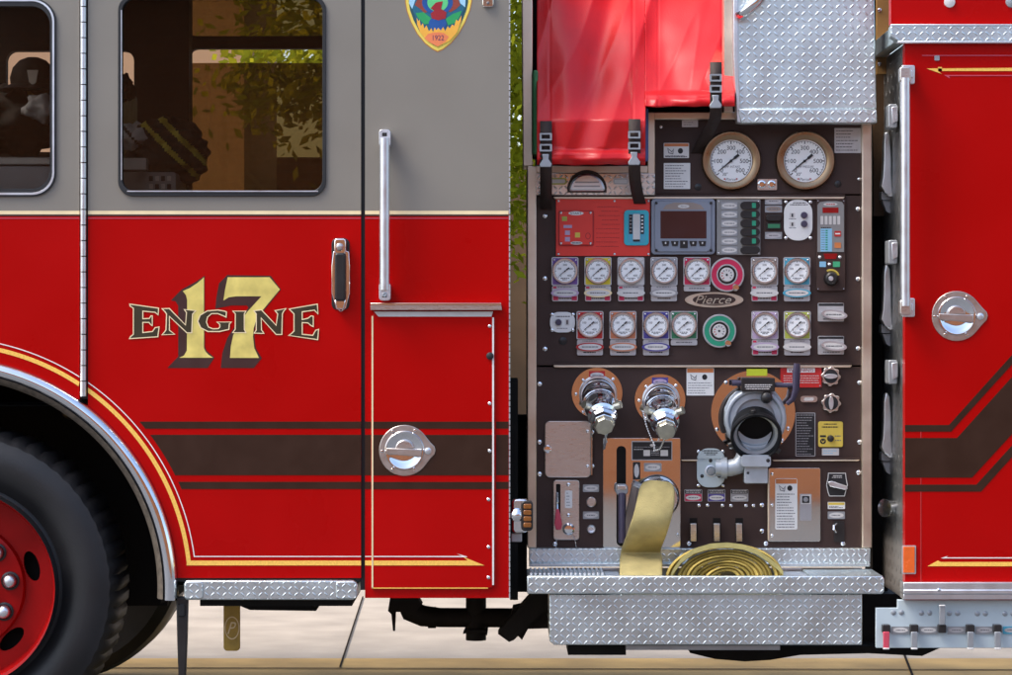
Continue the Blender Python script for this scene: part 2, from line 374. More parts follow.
# seats inside
st = B(); st.ext(rr(60, 80, 119, 420, 10), .55, .5, BLACKP); st = st.done('seat', ENG, bevel=.02)
b = B(); b.ext(rr(120, 172, 176, 230, 3), .42, .3, GTAG)
for k in range(4):
    for j in range(2): b.ext(rr(149 + k * 6, 176 + j * 8, 153 + k * 6, 181 + j * 8), .417, .003, WTAG if (k + j) % 2 else INK)
b.done('radio_unit', ENG, bevel=.004)
b = B(); b.ext(rr(121.5, 158, 146, 169.5, 1), .30, .06, WTAG); b.ext(rr(121.5, 169.5, 146, 171), .30, .06, INK); b.done('map_box', ENG)
b = B(); b.ext(rr(-140, 157, 50.5, 165, 2), .08, .12, CASTG); b.ext(rr(-140, 166, 51, 200, 2), .05, .1, SLATE); b.done('window_sill', ENG, bevel=.004)
def blob(name, px, py, d, rx, ry, rd, mat, sm=None, bands=(), amp=.25, seed=0, seg=36):
    b = B(); i0 = b.mi(mat); i1 = b.mi(sm or mat); c = W(px, py, d); k = K(d); rows = []
    for j in range(seg // 2 + 1):
        th = PI * j / (seg // 2); row = []
        for q in range(seg + 1):
            ph = 2 * PI * (q % seg) / seg; n = Vector((math.sin(th) * math.cos(ph), math.sin(th) * math.sin(ph), math.cos(th)))
            f = 1 + amp * noise.noise(n * 1.7 + Vector((seed, 0, 0))) + amp * .5 * noise.noise(n * 4.5 + Vector((0, seed, 0)))
            row.append(c + Vector((n.x * rx * k, n.y * rd, n.z * ry * k)) * f)
        rows.append(row)
    b.grid(rows, mat); bmesh.ops.remove_doubles(b.bm, verts=b.bm.verts, dist=1e-5)
    for f in b.bm.faces:
        m = f.calc_center_median() - c; u = m.x / (rx * k) * .8 + m.z / (ry * k) * .6
        for lo, hi in bands:
            if lo < u < hi: f.material_index = i1
    return b.done(name, None, smooth=180)
j = blob('turnout_coat', 165, 152, .62, 42, 32, .2, JACK, REFL, ((.1, .24), (.52, .66)), .3, 3.1, 120); tag(j, 'black turnout coat with lime bands heaped behind the crew door window', 'coat')
j = blob('turnout_hood', 124, 88, .60, 9, 14, .1, JACK, amp=.4, seed=9.3); tag(j, 'dark crumpled hood against the left edge of the crew door window', 'hood')
j = blob('cloth_bag', 134, 136, .48, 15, 13, .06, CLOTH, JACK, ((-.2, 0),), .35, 5.2); tag(j, 'grey cloth bag in the lower left of the crew door window', 'bag')
j = blob('white_towel', 42, 108, .5, 17, 14, .07, CLOTH, amp=.4, seed=2.2); tag(j, 'pale crumpled towel below the helmet in the front door window', 'towel')
j = blob('gear_pile', 22, 120, .75, 44, 30, .2, JACK, REFL, ((.70, .74),), .4, 7.7, 40); tag(j, 'dark pile of gear with a lime strip behind the front door window', 'gear')
j = thing('fire_helmet', W(33, 84, .6), 'black fire helmet with peaked brim in the front door window', 'helmet')
b = B(); b.lathe(W(33, 84, .6), [(.075, -.01), (.078, .02), (.068, .055), (.045, .08), (.02, .09), (0, .092)], JACK, 24, (0, 0, 1)); b.done('shell', j, smooth=180)
b = B(); b.lathe(W(33, 84, .6), [(.072, .0), (.115, -.02), (.113, -.026), (.07, -.01)], BLACKP, 24, (0, 0, 1)); b.done('brim', j)
b = B(); b.ext([(27, 70), (38, 70), (36, 82), (32.5, 85), (29, 82)], .51, .01, WTAG); b.done('badge', j)
# door handle
b = B(); b.ext(rr(331.5, 238, 349.5, 310, 6), -.003, .004, BLACKP); dh = b.done('door_handle', ENG, bevel=.002)
b = B(); b.ext([(333, 252), (337, 250), (337, 303), (341, 312), (336, 308), (331.5, 293), (331.5, 266)], -.014, .012, CHROME); b.ext([(349, 252), (345, 250), (345, 303), (341, 312), (346, 308), (349.8, 293), (349.8, 266)], -.014, .012, CHROME); b.done('bezel', dh, bevel=.002)
b = B(); b.ext(rr(334, 238.5, 346, 254, 3), -.028, .026, CHROME); b.disc(339.5, 247, -.029, [(4, 0), (4, .004), (3, .006), (0, .006)], BRUSH, 20); b.done('handle_mount', dh, bevel=.004); b = B(); b.ext([(334, 300), (346, 300), (344, 309.5), (336, 309.5)], -.026, .024, CHROME); b.done('handle_mount', dh, bevel=.004)
b = B(); b.ext(rr(334.5, 253, 345.5, 301, 3), -.042, .022, BLACKP); b.done('grip', dh, bevel=.006, seg=4)
# grab bar
gb = B(); gb.tube([W(384.6, 138, -.055), W(384.6, 290, -.055)], 5.2 * S, ALU, 20); gb = gb.done('grab_bar', ENG)
for y0, y1 in ((129.5, 146.5), (283, 300.5)):
    b = B(); b.ext(rr(379, y0, 390.4, y1, 3), -.062, .06, ALU); b.disc(384.6, (y0 + y1) / 2 + 3, -.0622, [(2.6, 0), (2.6, .003), (1.2, .004), (0, .002)], CASTG, 16); b.ext(rr(382, (y0 + 3 if y0 < 200 else y1 - 7), 387, (y0 + 7 if y0 < 200 else y1 - 3)), -.0625, .002, BLACKP); b.done('bracket', gb, bevel=.003)
# drip rail + compartment door with latch
b = B(); b.ext([(370.5, 303), (500.5, 303), (502, 310), (370.5, 310)], -.03, .03, BRUSH); b.ext(rr(370.5, 303, 501, 305.2), -.034, .006, STEEL); b.done('drip_rail', ENG, bevel=.001)
b = B(); b.ext(rr(372, 311, 494.5, 589.5, 2), .004, .02, BLACK); b.done('door_gap', rearp)
cd = B(); cd.ext(rr(373.4, 312, 492.6, 588, 2), -.008, .03, RED); cd = cd.done('compartment_door', ENG, bevel=.002)
b = B(); b.ext([(374, 311.5), (493, 311.5), (491.5, 316.6), (378.5, 316.6)], -.010, .004, WTAG); b.ext(rr(371.6, 316, 373.2, 588.5), -.0085, .01, CREAM); b.ext(rr(492.2, 317.5, 494, 585), -.0105, .01, WLINE); b.ext(rr(371.8, 587.6, 488, 588.6), -.0085, .01, YSTR); b.done('edge_trim', cd)
bands(492, cd, 373.6); dec = [o for o in cd.children if o.name.startswith('stripe_band')][0]; dec.location.y -= .0082
b = B()
b.ext([(365, 560.6), (371.4, 560.6), (371.4, 565.4), (365, 565.4)], -.0008, .0006, YSTR); b.ext(rr(365, 556, 371.4, 557), -.0008, .0006, WLINE); b.done('pinstripe', rearp)
b = B(); b.ext([(373.6, 560.6), (468, 560.6), (463, 556.8), (484.5, 565.4), (373.6, 565.4)], -.0092, .0006, YSTR); b.ext([(373.6, 556), (462, 556), (457, 553.6), (467.5, 556.8), (466, 557.2), (373.6, 557)], -.0095, .0006, WLINE); b.done('pinstripe', cd)
for y, r in ((326, 1.7), (403.5, 1.7), (451, 1.7), (499.5, 1.7), (547, 1.7), (577.5, 1.7)):
    b = B(); b.disc(489.7 if y < 480 else 488.5, y, -.008, [(r, 0), (r, .001), (r * .6, .003), (0, .0035)], CHROME, 12); b.done('screw', cd)
b = B(); b.disc(490, 356, -.008, [(3.8, 0), (3.6, .008), (2, .011), (0, .011)], BLACK, 16); b.done('door_bumper', cd)
def latch(px, py, R, d, parent, tail=31):
    tp = [(px + R * math.cos(math.radians(a)), py + R * math.sin(math.radians(a))) for a in range(38, 323, 8)] + [(px + tail - 5, py - 8), (px + tail - 1, py - 4), (px + tail, py), (px + tail - 1, py + 4), (px + tail - 5, py + 8)]
    b = B(); b.ext(tp, d, .004, LATCHS); o = b.done('door_latch', parent, bevel=.0015)
    b = B(); b.disc(px, py, d, [(R * .78, .0015), (R * .74, .006), (R * .68, .006), (R * .62, .0018), (R * .3, .001), (0, .001)], CHROME, 40); b.done('dish_rim', o, smooth=50)
    b = B(); b.ext([(px - R * .72, py - R * .1), (px + R * .66, py - R * .04), (px + R * .66, py + R * .26), (px - R * .72, py + R * .14)], d - .013, .011, LATCHS); b.ext(arc(px, py - 1, R * .36, 5, 175, 12), d - .011, .008, BRUSH); b.done('turn_handle', o, bevel=.002)
    b = B(); b.disc(px + tail - 7.5, py + .5, d, [(3.6, 0), (3.4, .004), (2, .006), (0, .006)], ALU, 16); b.done('lock', o)
    for a in (-62, 62, 122, -122, 178):
        b = B(); b.disc(px + R * .88 * math.cos(math.radians(a)), py + R * .88 * math.sin(math.radians(a)), d, [(1.6, 0), (1.2, .002), (0, .0026)], CHROME, 10); b.done('screw', o)
    return o
latch(404.5, 450.5, 25.5, -.0115, cd)
# small bracket at the top of the corner panel
b = B(); b.ext(rr(482.5, -8, 493.5, 7, 2.5), -.012, .012, CHROME); b.disc(488, 3, -.0122, [(1.6, 0), (1, .002), (0, .002)], INKG, 10); b.done('light_bracket', rearp, bevel=.002)

# ---- lettering ENGINE 17
def zz(pts, ox, oy=265, s=6.136): return [(ox + x / s, oy + y / s) for x, y in pts]
one = zz([(515, 75), (515, 508), (524, 530), (545, 552), (572, 569), (362, 569), (392, 556), (410, 525), (412, 215), (405, 185), (385, 160), (430, 140), (475, 110)], 120)
onesh = zz([(519, 66), (470, 100), (378, 150), (312, 218), (340, 222), (357, 250), (357, 562), (290, 632), (538, 632), (579, 568), (530, 525), (521, 500)], 120)
sev = zz([(78, 75), (335, 75), (398, 150), (300, 268), (255, 330), (237, 390), (233, 440), (241, 510), (270, 570), (92, 570), (97, 500), (112, 430), (150, 350), (200, 285), (285, 192), (130, 192), (85, 198), (52, 218), (62, 150)], 215)
sevsh = zz([(75, 62), (342, 66), (404, 150), (307, 270), (262, 330), (244, 390), (242, 440), (250, 510), (287, 572), (238, 632), (35, 632), (45, 540), (75, 450), (140, 345), (205, 262), (195, 248), (100, 248), (50, 258), (2, 268), (8, 200), (25, 112)], 215)
b = B(); b.ext(onesh, -.0006, 0, SHADOWP); b.ext(sevsh, -.0006, 0, SHADOWP); b.ext(one, -.0012, 0, GOLD); b.ext(sev, -.0012, 0, GOLD)
b.done('number_lettering', crew)
E1 = zz([(60, 240), (237, 265), (234, 305), (215, 290), (140, 283), (140, 330), (180, 328), (190, 312), (198, 312), (198, 372), (188, 365), (178, 352), (140, 352), (140, 415), (200, 408), (215, 385), (240, 380), (232, 440), (58, 452), (64, 440), (82, 425), (82, 265), (62, 252)], 120)
N1 = zz([(258, 268), (303, 267), (402, 368), (408, 292), (394, 273), (466, 280), (455, 290), (445, 302), (440, 416), (410, 416), (303, 315), (303, 400), (335, 425), (258, 428), (274, 410), (282, 398), (286, 300), (275, 285)], 120)
G1 = zz([(653, 288), (651, 320), (635, 312), (600, 298), (562, 298), (537, 320), (530, 350), (542, 380), (570, 392), (605, 390), (613, 380), (613, 365), (595, 350), (683, 350), (671, 362), (668, 395), (610, 408), (540, 408), (495, 385), (477, 345), (492, 308), (535, 282), (600, 276), (640, 283)], 120)
I1 = zz([(110, 283), (190, 283), (180, 300), (180, 395), (190, 415), (108, 415), (124, 395), (125, 300)], 215)
N2 = zz([(238, 281), (285, 275), (375, 370), (385, 300), (368, 280), (436, 267), (420, 285), (413, 300), (410, 426), (375, 426), (283, 325), (285, 398), (300, 420), (240, 418), (253, 400), (253, 300)], 215)
E2 = zz([(455, 270), (628, 240), (632, 300), (610, 277), (535, 287), (535, 335), (570, 327), (590, 312), (603, 315), (603, 378), (590, 372), (570, 355), (535, 353), (535, 425), (600, 432), (618, 400), (636, 395), (630, 458), (452, 432), (470, 420), (485, 405), (485, 300), (470, 285)], 215)
b = B()
for L_ in (E1, N1, G1, I1, N2, E2):
    b.ext(L_, -.0018, 0, LETTER); b.stroke(L_, 1.0, -.0022, CREAM)
b.done('word_lettering', crew)
# ---- crest
def sh(pts, s=12.275): return [(400 + x / s, y / s) for x, y in pts]
def shield(k, cx=460, cy=150):
    L_ = [(60, -60), (62, 20), (80, 130), (130, 270), (210, 420), (310, 540), (400, 608), (462, 640), (530, 608), (630, 530), (720, 420), (800, 280), (860, 130), (884, 20), (884, -60), (860, -330), (700, -400), (462, -430), (230, -400), (85, -330)]
    return sh([(466 + (x - 466) * k, 100 + (y - 100) * k) for x, y in L_])
CM = {n: mk('crest_' + n, c, .4) for n, c in (('orange', (.50, .19, .03)), ('yellow', (.80, .62, .10)), ('teal', (.012, .075, .10)), ('field', (.012, .12, .20)), ('blue', (.01, .08, .30)), ('green', (.02, .33, .10)), ('mint', (.12, .60, .22)), ('red', (.32, .012, .018)), ('rust', (.28, .05, .03)), ('flame', (.85, .42, .05)), ('coral', (.80, .22, .08)), ('sky', (.35, .62, .80)), ('violet', (.10, .03, .10)))}
b = B()
for n, k, z in (('orange', 1.0, .0005), ('yellow', .975, .0008), ('teal', .885, .0011), ('field', .80, .0014)): b.ext(shield(k), -z, 0, CM[n])
fl = [(205, 215), (225, 260), (240, 240), (255, 320), (280, 285), (300, 350), (325, 310), (355, 385), (385, 345), (405, 395), (425, 335), (445, 370), (470, 340), (500, 375), (530, 330), (555, 380), (585, 320), (610, 350), (640, 300), (665, 320), (690, 240), (715, 260), (755, 190), (748, 260), (700, 400), (610, 500), (462, 575), (330, 500), (250, 400), (210, 300)]
b.ext(sh([(120, -120), (210, -60), (150, 110), (110, 40)]), -.0017, 0, CM['sky']); b.ext(sh([(700, -100), (810, -100), (800, 90), (740, 40)]), -.0017, 0, CM['sky'])
b.ext(sh([(180, 60), (250, -80), (400, -60), (420, 110), (300, 160), (250, 110)]), -.0018, 0, CM['rust']); b.ext(sh([(740, 60), (690, -80), (540, -60), (520, 110), (620, 150), (690, 110)]), -.0018, 0, CM['rust'])
b.ext(sh(el(460, 30, 190, 150, 24)), -.0020, 0, CM['blue'])
b.ext(sh(el(462, 30, 128, 112, 24)), -.0023, 0, CM['mint'])
b.ext(sh([(190, 160), (290, 150), (390, 230), (370, 290), (300, 300), (220, 220)]), -.0023, 0, CM['green']); b.ext(sh([(760, 130), (650, 170), (560, 230), (590, 310), (680, 280), (730, 210)]), -.0023, 0, CM['green'])
b.ext(sh(el(462, 290, 110, 90, 20)), -.0026, 0, CM['blue'])
b.ext(sh(fl), -.0029, 0, CM['flame'])
b.ext(sh([(300, 470), (340, 420), (400, 400), (470, 395), (540, 405), (600, 450), (560, 510), (462, 570), (380, 530)]), -.0031, 0, CM['coral'])
b.ext(sh([(385, 90), (440, 30), (525, 15), (515, 60), (505, 110), (570, 150), (560, 225), (470, 250), (390, 225), (375, 165), (420, 130), (375, 100)]), -.0031, 0, CM['red'])
b.text('1922', 437.8, 37.8, 5.2, -.0034, CM['violet'], xs=.85); b.done('crest', rearp)
# step under crew door, underside
b = B(); b.ext([(186, 580.5), (353, 580.5), (357.5, 584), (357.5, 597), (353, 600), (186, 600), (184, 597), (184, 584)], -.02, .22, DIAS); sb = b.done('cab_step', ENG, bevel=.004)
for x0, x1 in ((184.6, 203), (336, 356.5)):
    b = B(); b.ext(rr(x0, 581.5, x1, 599, 3), -.026, .01, DIAS); b.done('step_end', sb, bevel=.003)
b = B(); b.box(200, 600, 352, 606, .03, .3, UNDER); b.ext([(240, 606), (312, 606), (316, 611), (250, 610)], .25, .2, UNDER); b.done('step_bracket', ENG)
b = B(); b.ext([(176, 597), (188, 597), (187, 640), (184.5, 700), (179, 700), (177, 640)], .02, .03, BLACKP); b.ext(rr(178, 604, 185, 617, 2), .012, .02, BLACK); b.done('hanger_bar', ENG, bevel=.004)
mf = B(); mf.ext(rr(223.5, 598, 240, 651, 4), .3, .012, GOLDF); mf = mf.done('mud_flap', ENG, bevel=.002)
b = B(); b.ext(el(232, 628, 7.4, 11.5), .2975, .002, CREAM, [el(232, 628, 6.5, 10.4)]); b.text('P', 231.8, 628, 12, .297, CREAM, shear=.3, xs=.8); b.done('flap_emblem', mf)

# ================================================================== WHEELS
def wheel(px, py, d, R, name, parent, front_on=True):
    k = K(d); c = W(px, py, d); root = B()
    rt = .60 * 169 / 161 * R
    prof = [(rt * .985, .06), (rt, .004), (rt * 1.03, -.004), (rt * 1.10, .008), (rt * 1.16, .020), (R * .80, .027), (R * .85, .026), (R * .90, .018), (R * .92, .012), (R * .945, .008), (R * .965, -.006), (R * .985, -.03), (R, -.06), (R, -.25)]
    prof = [(r, -h if False else h) for r, h in prof]
    def mod(j, q, r):
        if j == 9: return r * (1.001 if q % 4 < 2 else .996)
        if j in (10, 11): return r * (1.001 if q % 4 < 3 else .990)
        if j >= 12: return r * (1.0 if q % 4 < 3 else .985)
        return r
    root.lathe(c, [(r, h) for r, h in prof], TYRE, 240, (0, -1, 0), (1, 1), mod)
    w = B(); w.lathe(c, [(rt * .985, .0), (rt, .006), (rt * .985, .012), (rt * .955, .008), (rt * .93, -.02), (rt * .92, -.06), (rt * .90, -.075)], RIMR, 72)
    t = root.done(name, parent, smooth=28)
    rim = w.done('rim', t, smooth=40)
    b = B(); dd = d + .07; k2 = K(dd); cc = c + Vector((0, .075, 0)); rr_ = rt * .9 / k2; ppx = 506 + cc.x / k2; ppy = 337.5 - (cc.z - ZC) / k2
    holes = [el(ppx + rr_ * .80 * math.cos(math.radians(a)), ppy + rr_ * .80 * math.sin(math.radians(a)), 7.6, 15.5, 20, math.radians(a)) for a in (-16, 47, 110, 173, 236)]
    b.ext(el(ppx, ppy, rr_ * 1.01, None, 60), dd, .012, RIMR, holes); b.lathe(cc, [(rt * .64, 0), (rt * .62, .03), (rt * .56, .036), (rt * .3, .036), (rt * .28, .1), (rt * .2, .11), (0, .11)], RIMR, 48); b.done('disc', t)
    for q in range(10):
        a = math.radians(-28 + 36 * q - 1); p = cc + Vector((math.cos(a) * rt * .50, -.036, math.sin(a) * rt * .50))
        b = B(); b.lathe(p, [(.030, 0), (.030, .005), (.024, .008)], BLACKP, 18); b.lathe(p, [(.022, .006), (.021, .024), (.018, .030), (.010, .035), (0, .036)], ALU, 18); b.done('lug_nut', t)
    b = B(); b.lathe(cc + Vector((0, .06, 0)), [(rt * .95, 0), (0, 0)], DARK, 32); b.done('brake_drum', t)
    return t
wheel(-42, 588, .035, 161 * K(.035), 'front_wheel', ENG)
b = B(); b.lathe(Vector((W(-42, 0, 0).x, 1.95, .505)), [(.28, .02), (.45, .03), (.49, .0), (.505, -.06), (.505, -.24), (.48, -.3), (.28, -.3), (.28, .02)], TYRE, 64); b.done('far_wheel', ENG)
b = B(); b.tube([Vector((W(-42, 0, 0).x, .2, .52)), Vector((W(-42, 0, 0).x, 1.95, .52))], .09, UNDER, 16); b.done('axle', ENG)
# ================================================================== UNDERBODY
b = B(); b.box(170, 470, 505, 585, .35, 1.5, UNDER); b.done('chassis', ENG)
b = B()
b.tube([W(406, 585, .75), W(406, 600, .75), W(411, 611, .75), W(423, 616, .75), W(440, 617.5, .75), W(560, 618, .75)], [11 * S, 11.5 * S, 12 * S, 11.5 * S, 10.5 * S, 10.5 * S], PIPE, 16)
for x in (432, 478): b.tube([W(x - 4, 617.5, .75), W(x + 4, 617.5, .75)], 11.6 * S, PIPE, 16)
b.tube([W(476, 585, .75), W(476, 640, .75)], 11 * S, PIPE, 16); b.ext([(390, 598), (418, 598), (422, 605), (416, 612), (394, 612), (393, 616), (388, 611)], .7, .1, PIPE); b.ext([(391, 611), (396, 611), (395, 631), (393, 631)], .72, .02, PIPE)
b.ext([(465, 630), (488, 630), (487, 636), (485, 633), (468, 633), (463, 634)], .7, .1, PIPE)
b.done('drain_pipe', ENG)
b = B(); b.ext([(530, 596), (551, 588), (552, 604), (514, 640), (509, 642), (498, 634), (500, 630)], .5, .12, PIPE); b.ext([(513, 608), (522, 606), (560, 606), (560, 628), (528, 629), (522, 640), (516, 634), (508, 628)], .55, .12, PIPE); b.done('support_strut', ENG)
b = B(); b.box(510, 380, 518, 600, .30, .5, UNDER); b.box(510.5, 505, 527, 592, .40, .3, UNDER); b.box(511, 415, 527, 500, .8, .1, UNDER); b.done('chassis_bracket', ENG)
ml = B(); ml.ext(rr(512, 499, 528, 533, 4), .02, .06, CHROME); ml = ml.done('marker_light', ENG, bevel=.006)
b = B(); b.ext(rr(521, 501, 533, 531, 4), .0, .05, BLACKP); b.ext(rr(511, 533, 522, 542, 1), .05, .02, CASTG); b.done('housing', ml, bevel=.004)
b = B()
for k in range(4): b.ext(rr(523.5, 504 + k * 6.2, 531.5, 509 + k * 6.2, 1.5), -.006, .008, AMBERD)
b.done('lens', ml, bevel=.002)
b = B(); b.disc(517, 515, .016, [(7, 0), (6, .012), (3, .02), (0, .022)], CHROME, 20); b.done('reflector', ml)

# ================================================================== PUMP PANEL
P = .33
pf = B()
pf.ext(rr(527.3, 166, 536.5, 548), P - .03, .5, TAN); pf.ext(rr(862, 120, 872, 548), P - .03, .06, TAN)
pf.ext([(521.5, -60), (532.5, -60), (532.5, 166), (523, 166)], P - .02, .2, TAN)
pf.ext(rr(536, 165.5, 648, 173), P - .022, .05, TAN); pf.ext(rr(648, 112, 737, 119.5), P - .022, .05, TAN); pf.ext(rr(647.6, 112, 655, 174), P - .0235, .05, TAN)
pf.done('panel_frame', ENG, bevel=.003)
b = B(); b.ext(rr(654, 119, 862.5, 194.2), P + .004, .02, PANEL); up = b.done('upper_panel', ENG, bevel=.002)
b = B(); b.ext(rr(536, 195.5, 862.3, 365.5), P, .02, PANEL); mp_ = b.done('gauge_panel', ENG, bevel=.002)
b = B(); b.ext(rr(536, 367, 862.2, 548.5), P, .02, PANEL); lp = b.done('valve_panel', ENG, bevel=.002)
b = B(); b.ext(rr(540, 100, 860, 548), P + .06, 1.6, UNDER); b.box(532, -150, 890, 110, P + .42, 1.5, UNDER); b.done('pump_house', ENG)
def ridge(x0, x1, y, parent, h=2.4):
    b = B(); b.ext([(x0, y), (x1, y), (x1 - 1.5, y + h), (x0 + 1.5, y + h)], P - .012, .013, TAN); b.ext([(x0, y - h), (x1, y - h), (x1, y), (x0, y)], P - .012, .013, PANEL); b.done('panel_lip', parent, bevel=.002)  # tan lower strip paints the highlight along the brown lip
ridge(553, 845, 196.6, mp_); ridge(553, 852, 365.2, lp); ridge(681, 722, 459.6, lp, 1.6); ridge(772, 860, 459.6, lp, 1.6)
def screws(pts, d, parent, r=2.3, m=CHROME):
    for x, y in pts:
        b = B(); b.disc(x, y, d, [(r, 0), (r * .95, .0015), (r * .5, .0035), (0, .004)], m, 12); b.done('screw', parent)
screws([(545, 216), (545, 278.5), (545, 349), (858, 209), (858, 279), (858, 348.5)], P, mp_)
screws([(539.6, 384), (539.6, 442), (539.6, 474), (859.5, 382.7), (859.5, 442), (858.5, 472.5), (555, 544), (843, 543.5), (592, 432), (592, 466), (689, 543.5), (766, 543.5), (762, 505), (762, 531)], P, lp)
screws([(661, 127), (859, 179)], P + .004, up, 1.6); screws([(698, 187), (838, 184)], P + .004, up, 3.6, BLACKP)

# ---- big gauges
def gauge_dial(px, py, r, d, parent, big, seed=0):
    b = B(); b.ext(el(px, py, r, None, 40), d, .001, DIAL)
    n = 31
    for q in range(n):
        a = math.radians(225 - 270 * q / (n - 1)); maj = q % 5 == 0; r0 = r * (.80 if maj else .87); c, s_ = math.cos(a), math.sin(a); w = r * (.022 if maj else .012)
        b.ext([(px + r0 * c - w * s_, py - r0 * s_ - w * c), (px + r * .94 * c - w * s_, py - r * .94 * s_ - w * c), (px + r * .94 * c + w * s_, py - r * .94 * s_ + w * c), (px + r0 * c + w * s_, py - r0 * s_ + w * c)], d - .0004, 0, INK)
    b.ext(arc(px, py, r * .95, -45, 225, 40) + arc(px, py, r * .925, 225, -45, 40), d - .0004, 0, INKG)
    if big:
        for q, t in enumerate(('0', '100', '200', '300', '400', '500', '600')):
            a = math.radians(225 - 45 * q); rr0 = r * .62; b.text(t, px + rr0 * math.cos(a), py - rr0 * math.sin(a), r * .20, d - .0005, INK, xs=1.0)
        b.text(big, px, py + r * .27, r * .11, d - .0005, INKG, width=r * .85); b.text('30"', px - r * .28, py + r * .62, r * .15, d - .0005, INK); b.text('Pierce', px, py + r * .86, r * .13, d - .0005, INKG, shear=.3)
        b.ext([(px - r * .38, py + r * .84), (px - r * .26, py + r * .80), (px - r * .26, py + r * .90)], d - .0005, 0, INKR); b.ext([(px + r * .34, py + r * .84), (px + r * .24, py + r * .80), (px + r * .24, py + r * .90)], d - .0005, 0, INKR)
    else:
        for q, t in enumerate(('0', '100', '200', '300', '400')):
            a = math.radians(225 - 67.5 * q); rr0 = r * .58; b.text(t, px + rr0 * math.cos(a), py - rr0 * math.sin(a), r * .19, d - .0005, INK)
        tline(b, px - r * .4, px + r * .4, py + r * .62, d - .0005, INKG, r * .08); tline(b, px - r * .25, px + r * .25, py + r * .76, d - .0005, INKG, r * .07)
    b.done('dial', parent)
    b = B(); a = math.radians(222 + seed); c, s_ = math.cos(a), -math.sin(a)
    def pt(l, w): return (px + l * r * c - w * r * s_, py + l * r * s_ + w * r * c)
    b.ext([pt(.78, .012), pt(.05, .035), pt(-.18, .03), pt(-.22, .065), pt(-.48, .06), pt(-.48, -.06), pt(-.22, -.065), pt(-.18, -.03), pt(.05, -.035), pt(.78, -.012)], d - .004, .001, INK); b.disc(px, py, d - .001, [(r * .07, 0), (r * .06, .006), (0, .007)], INK, 12); b.done('needle', parent)
for px, t, lb in ((731, 'PUMP INTAKE', 'large intake gauge'), (804.7, 'PUMP PRESSURE', 'large pressure gauge')):
    b = B(); b.disc(px, 161, P + .004, [(29.8, 0), (29.8, .018), (28.5, .026), (24, .027), (21.6, .022), (21.2, .012), (0, .012)], BRONZE, 64); g = b.done('master_gauge', ENG, lb, smooth=45)
    gauge_dial(px, 161, 21.2, P + .004 - .0125, g, t, -3)
b = B(); b.ext(rr(757.5, 179, 777, 190, 1), P - .004, .008, BRUSH); tp = b.done('test_port_plate', ENG)
for x in (761.7, 771.5):
    b = B(); b.disc(x, 184.5, P - .004, [(4.2, 0), (4, .004), (2.8, .005), (2.2, .002), (0, .002)], CHROME, 18); b.done('test_port', tp)
def labelp(name, x0, y0, x1, y1, d, parent, bg=WHITE, head=None, hh=.0, lines=5, lh=.75, ink=None, icon=False, lab=None, r=.6, title=None, tink=None, x0l=None, border=None):
    b = B(); b.ext(rr(x0, y0, x1, y1, r), d - .0025, .0025, bg)
    if border: b.stroke(rr(x0 + .5, y0 + .5, x1 - .5, y1 - .5, r), .7, d - .0029, border)
    yy = y0 + 1.2
    if head: b.ext(rr(x0 + .5, y0 + .5, x1 - .5, y0 + hh), d - .0029, 0, head); yy = y0 + hh + .8
    if title: b.text(title, (x0 + x1) / 2, y0 + (hh or 3) / 2 + .4, max(1.3, (hh or 3) * .55), d - .0033, tink or INK, width=(x1 - x0) * .74)
    if icon:
        ic = y0 + hh + 4.5; b.ext(el(x0 + (x1 - x0) * .66, ic, 2.6, 2.8, 14), d - .003, 0, INK); b.stroke([(x0 + 4, ic - 2.5), (x0 + 8, ic + 1), (x0 + 10, ic - 2), (x0 + 9, ic + 3), (x0 + 5, ic + 2)], .8, d - .003, INKG); yy = ic + 4.5
    for q in range(lines):
        y = yy + (y1 - 1.2 - yy) * (q + .4) / lines
        tline(b, x0 + 1.5, x1 - 1.5 - random.random() * (x1 - x0) * .35, y, d - .003, ink, lh)
    return b.done(name, parent, lab)
labelp('warning_label', 663.8, 143, 689, 158, P + .004, up, WHITE, ORNG, 3.4, 3, .6, None, True, 'warning label with orange heading')
labelp('instruction_label', 663.8, 163, 690.2, 189, P + .004, up, WHITE, None, 0, 9, .7, LBLUE, lab='white instruction label', title='')if False else labelp('instruction_label', 663.8, 163, 690.2, 189, P + .004, up, WHITE, None, 0, 9, .7, None, lab='white instruction label')
labelp('name_tag', 682, 120, 698, 127, P + .004, up, SILV, None, 0, 2, .6)
labelp('approval_label', 834.5, 128, 861, 153, P + .004, up, SILV, None, 0, 7, .7, INK, lab='silver approval label')
# ---- red control board with teal gauge
rb = B(); rb.ext(rr(556, 198, 650, 256), P - .006, .008, REDP); rb = rb.done('foam_control_board', ENG, bevel=.001)
screws([(558.5, 201), (614.5, 201), (648.5, 201), (558.5, 254), (614.5, 254), (648.5, 254)], P - .006, rb, 1.3)
b = B(); b.ext(rr(558.3, 210.5, 594, 246, 2), P - .009, .004, INKR); b.ext(rr(559.5, 211.5, 592.6, 244.6, 1.5), P - .016, .010, REDP); b.ext(el(576, 213.3, 7.5, 2), P - .0165, 0, WHITE); b.text('START', 576, 213.3, 2, P - .0168, INK, width=11); b.ext(el(576.5, 243, 6, 1.7), P - .0165, 0, WTAG); tline(b, 572, 581, 242.6, P - .0168, INK, .8)
b.ext(rr(562, 216.5, 567, 221), P - .0165, 0, LIME); b.ext(rr(563.5, 225, 572, 228), P - .0165, 0, LTAG); b.ext(rr(565, 230.5, 570, 235), P - .0165, 0, LTAG); b.ext(rr(565, 237, 570, 241.5), P - .0165, 0, LTAG); b.ext(rr(575, 232.5, 580, 237.5), P - .0165, 0, YELL); b.stroke(el(588, 236, 2.4, 3, 14), .7, P - .0165, INKR)
cbx = b.done('control_box', rb)
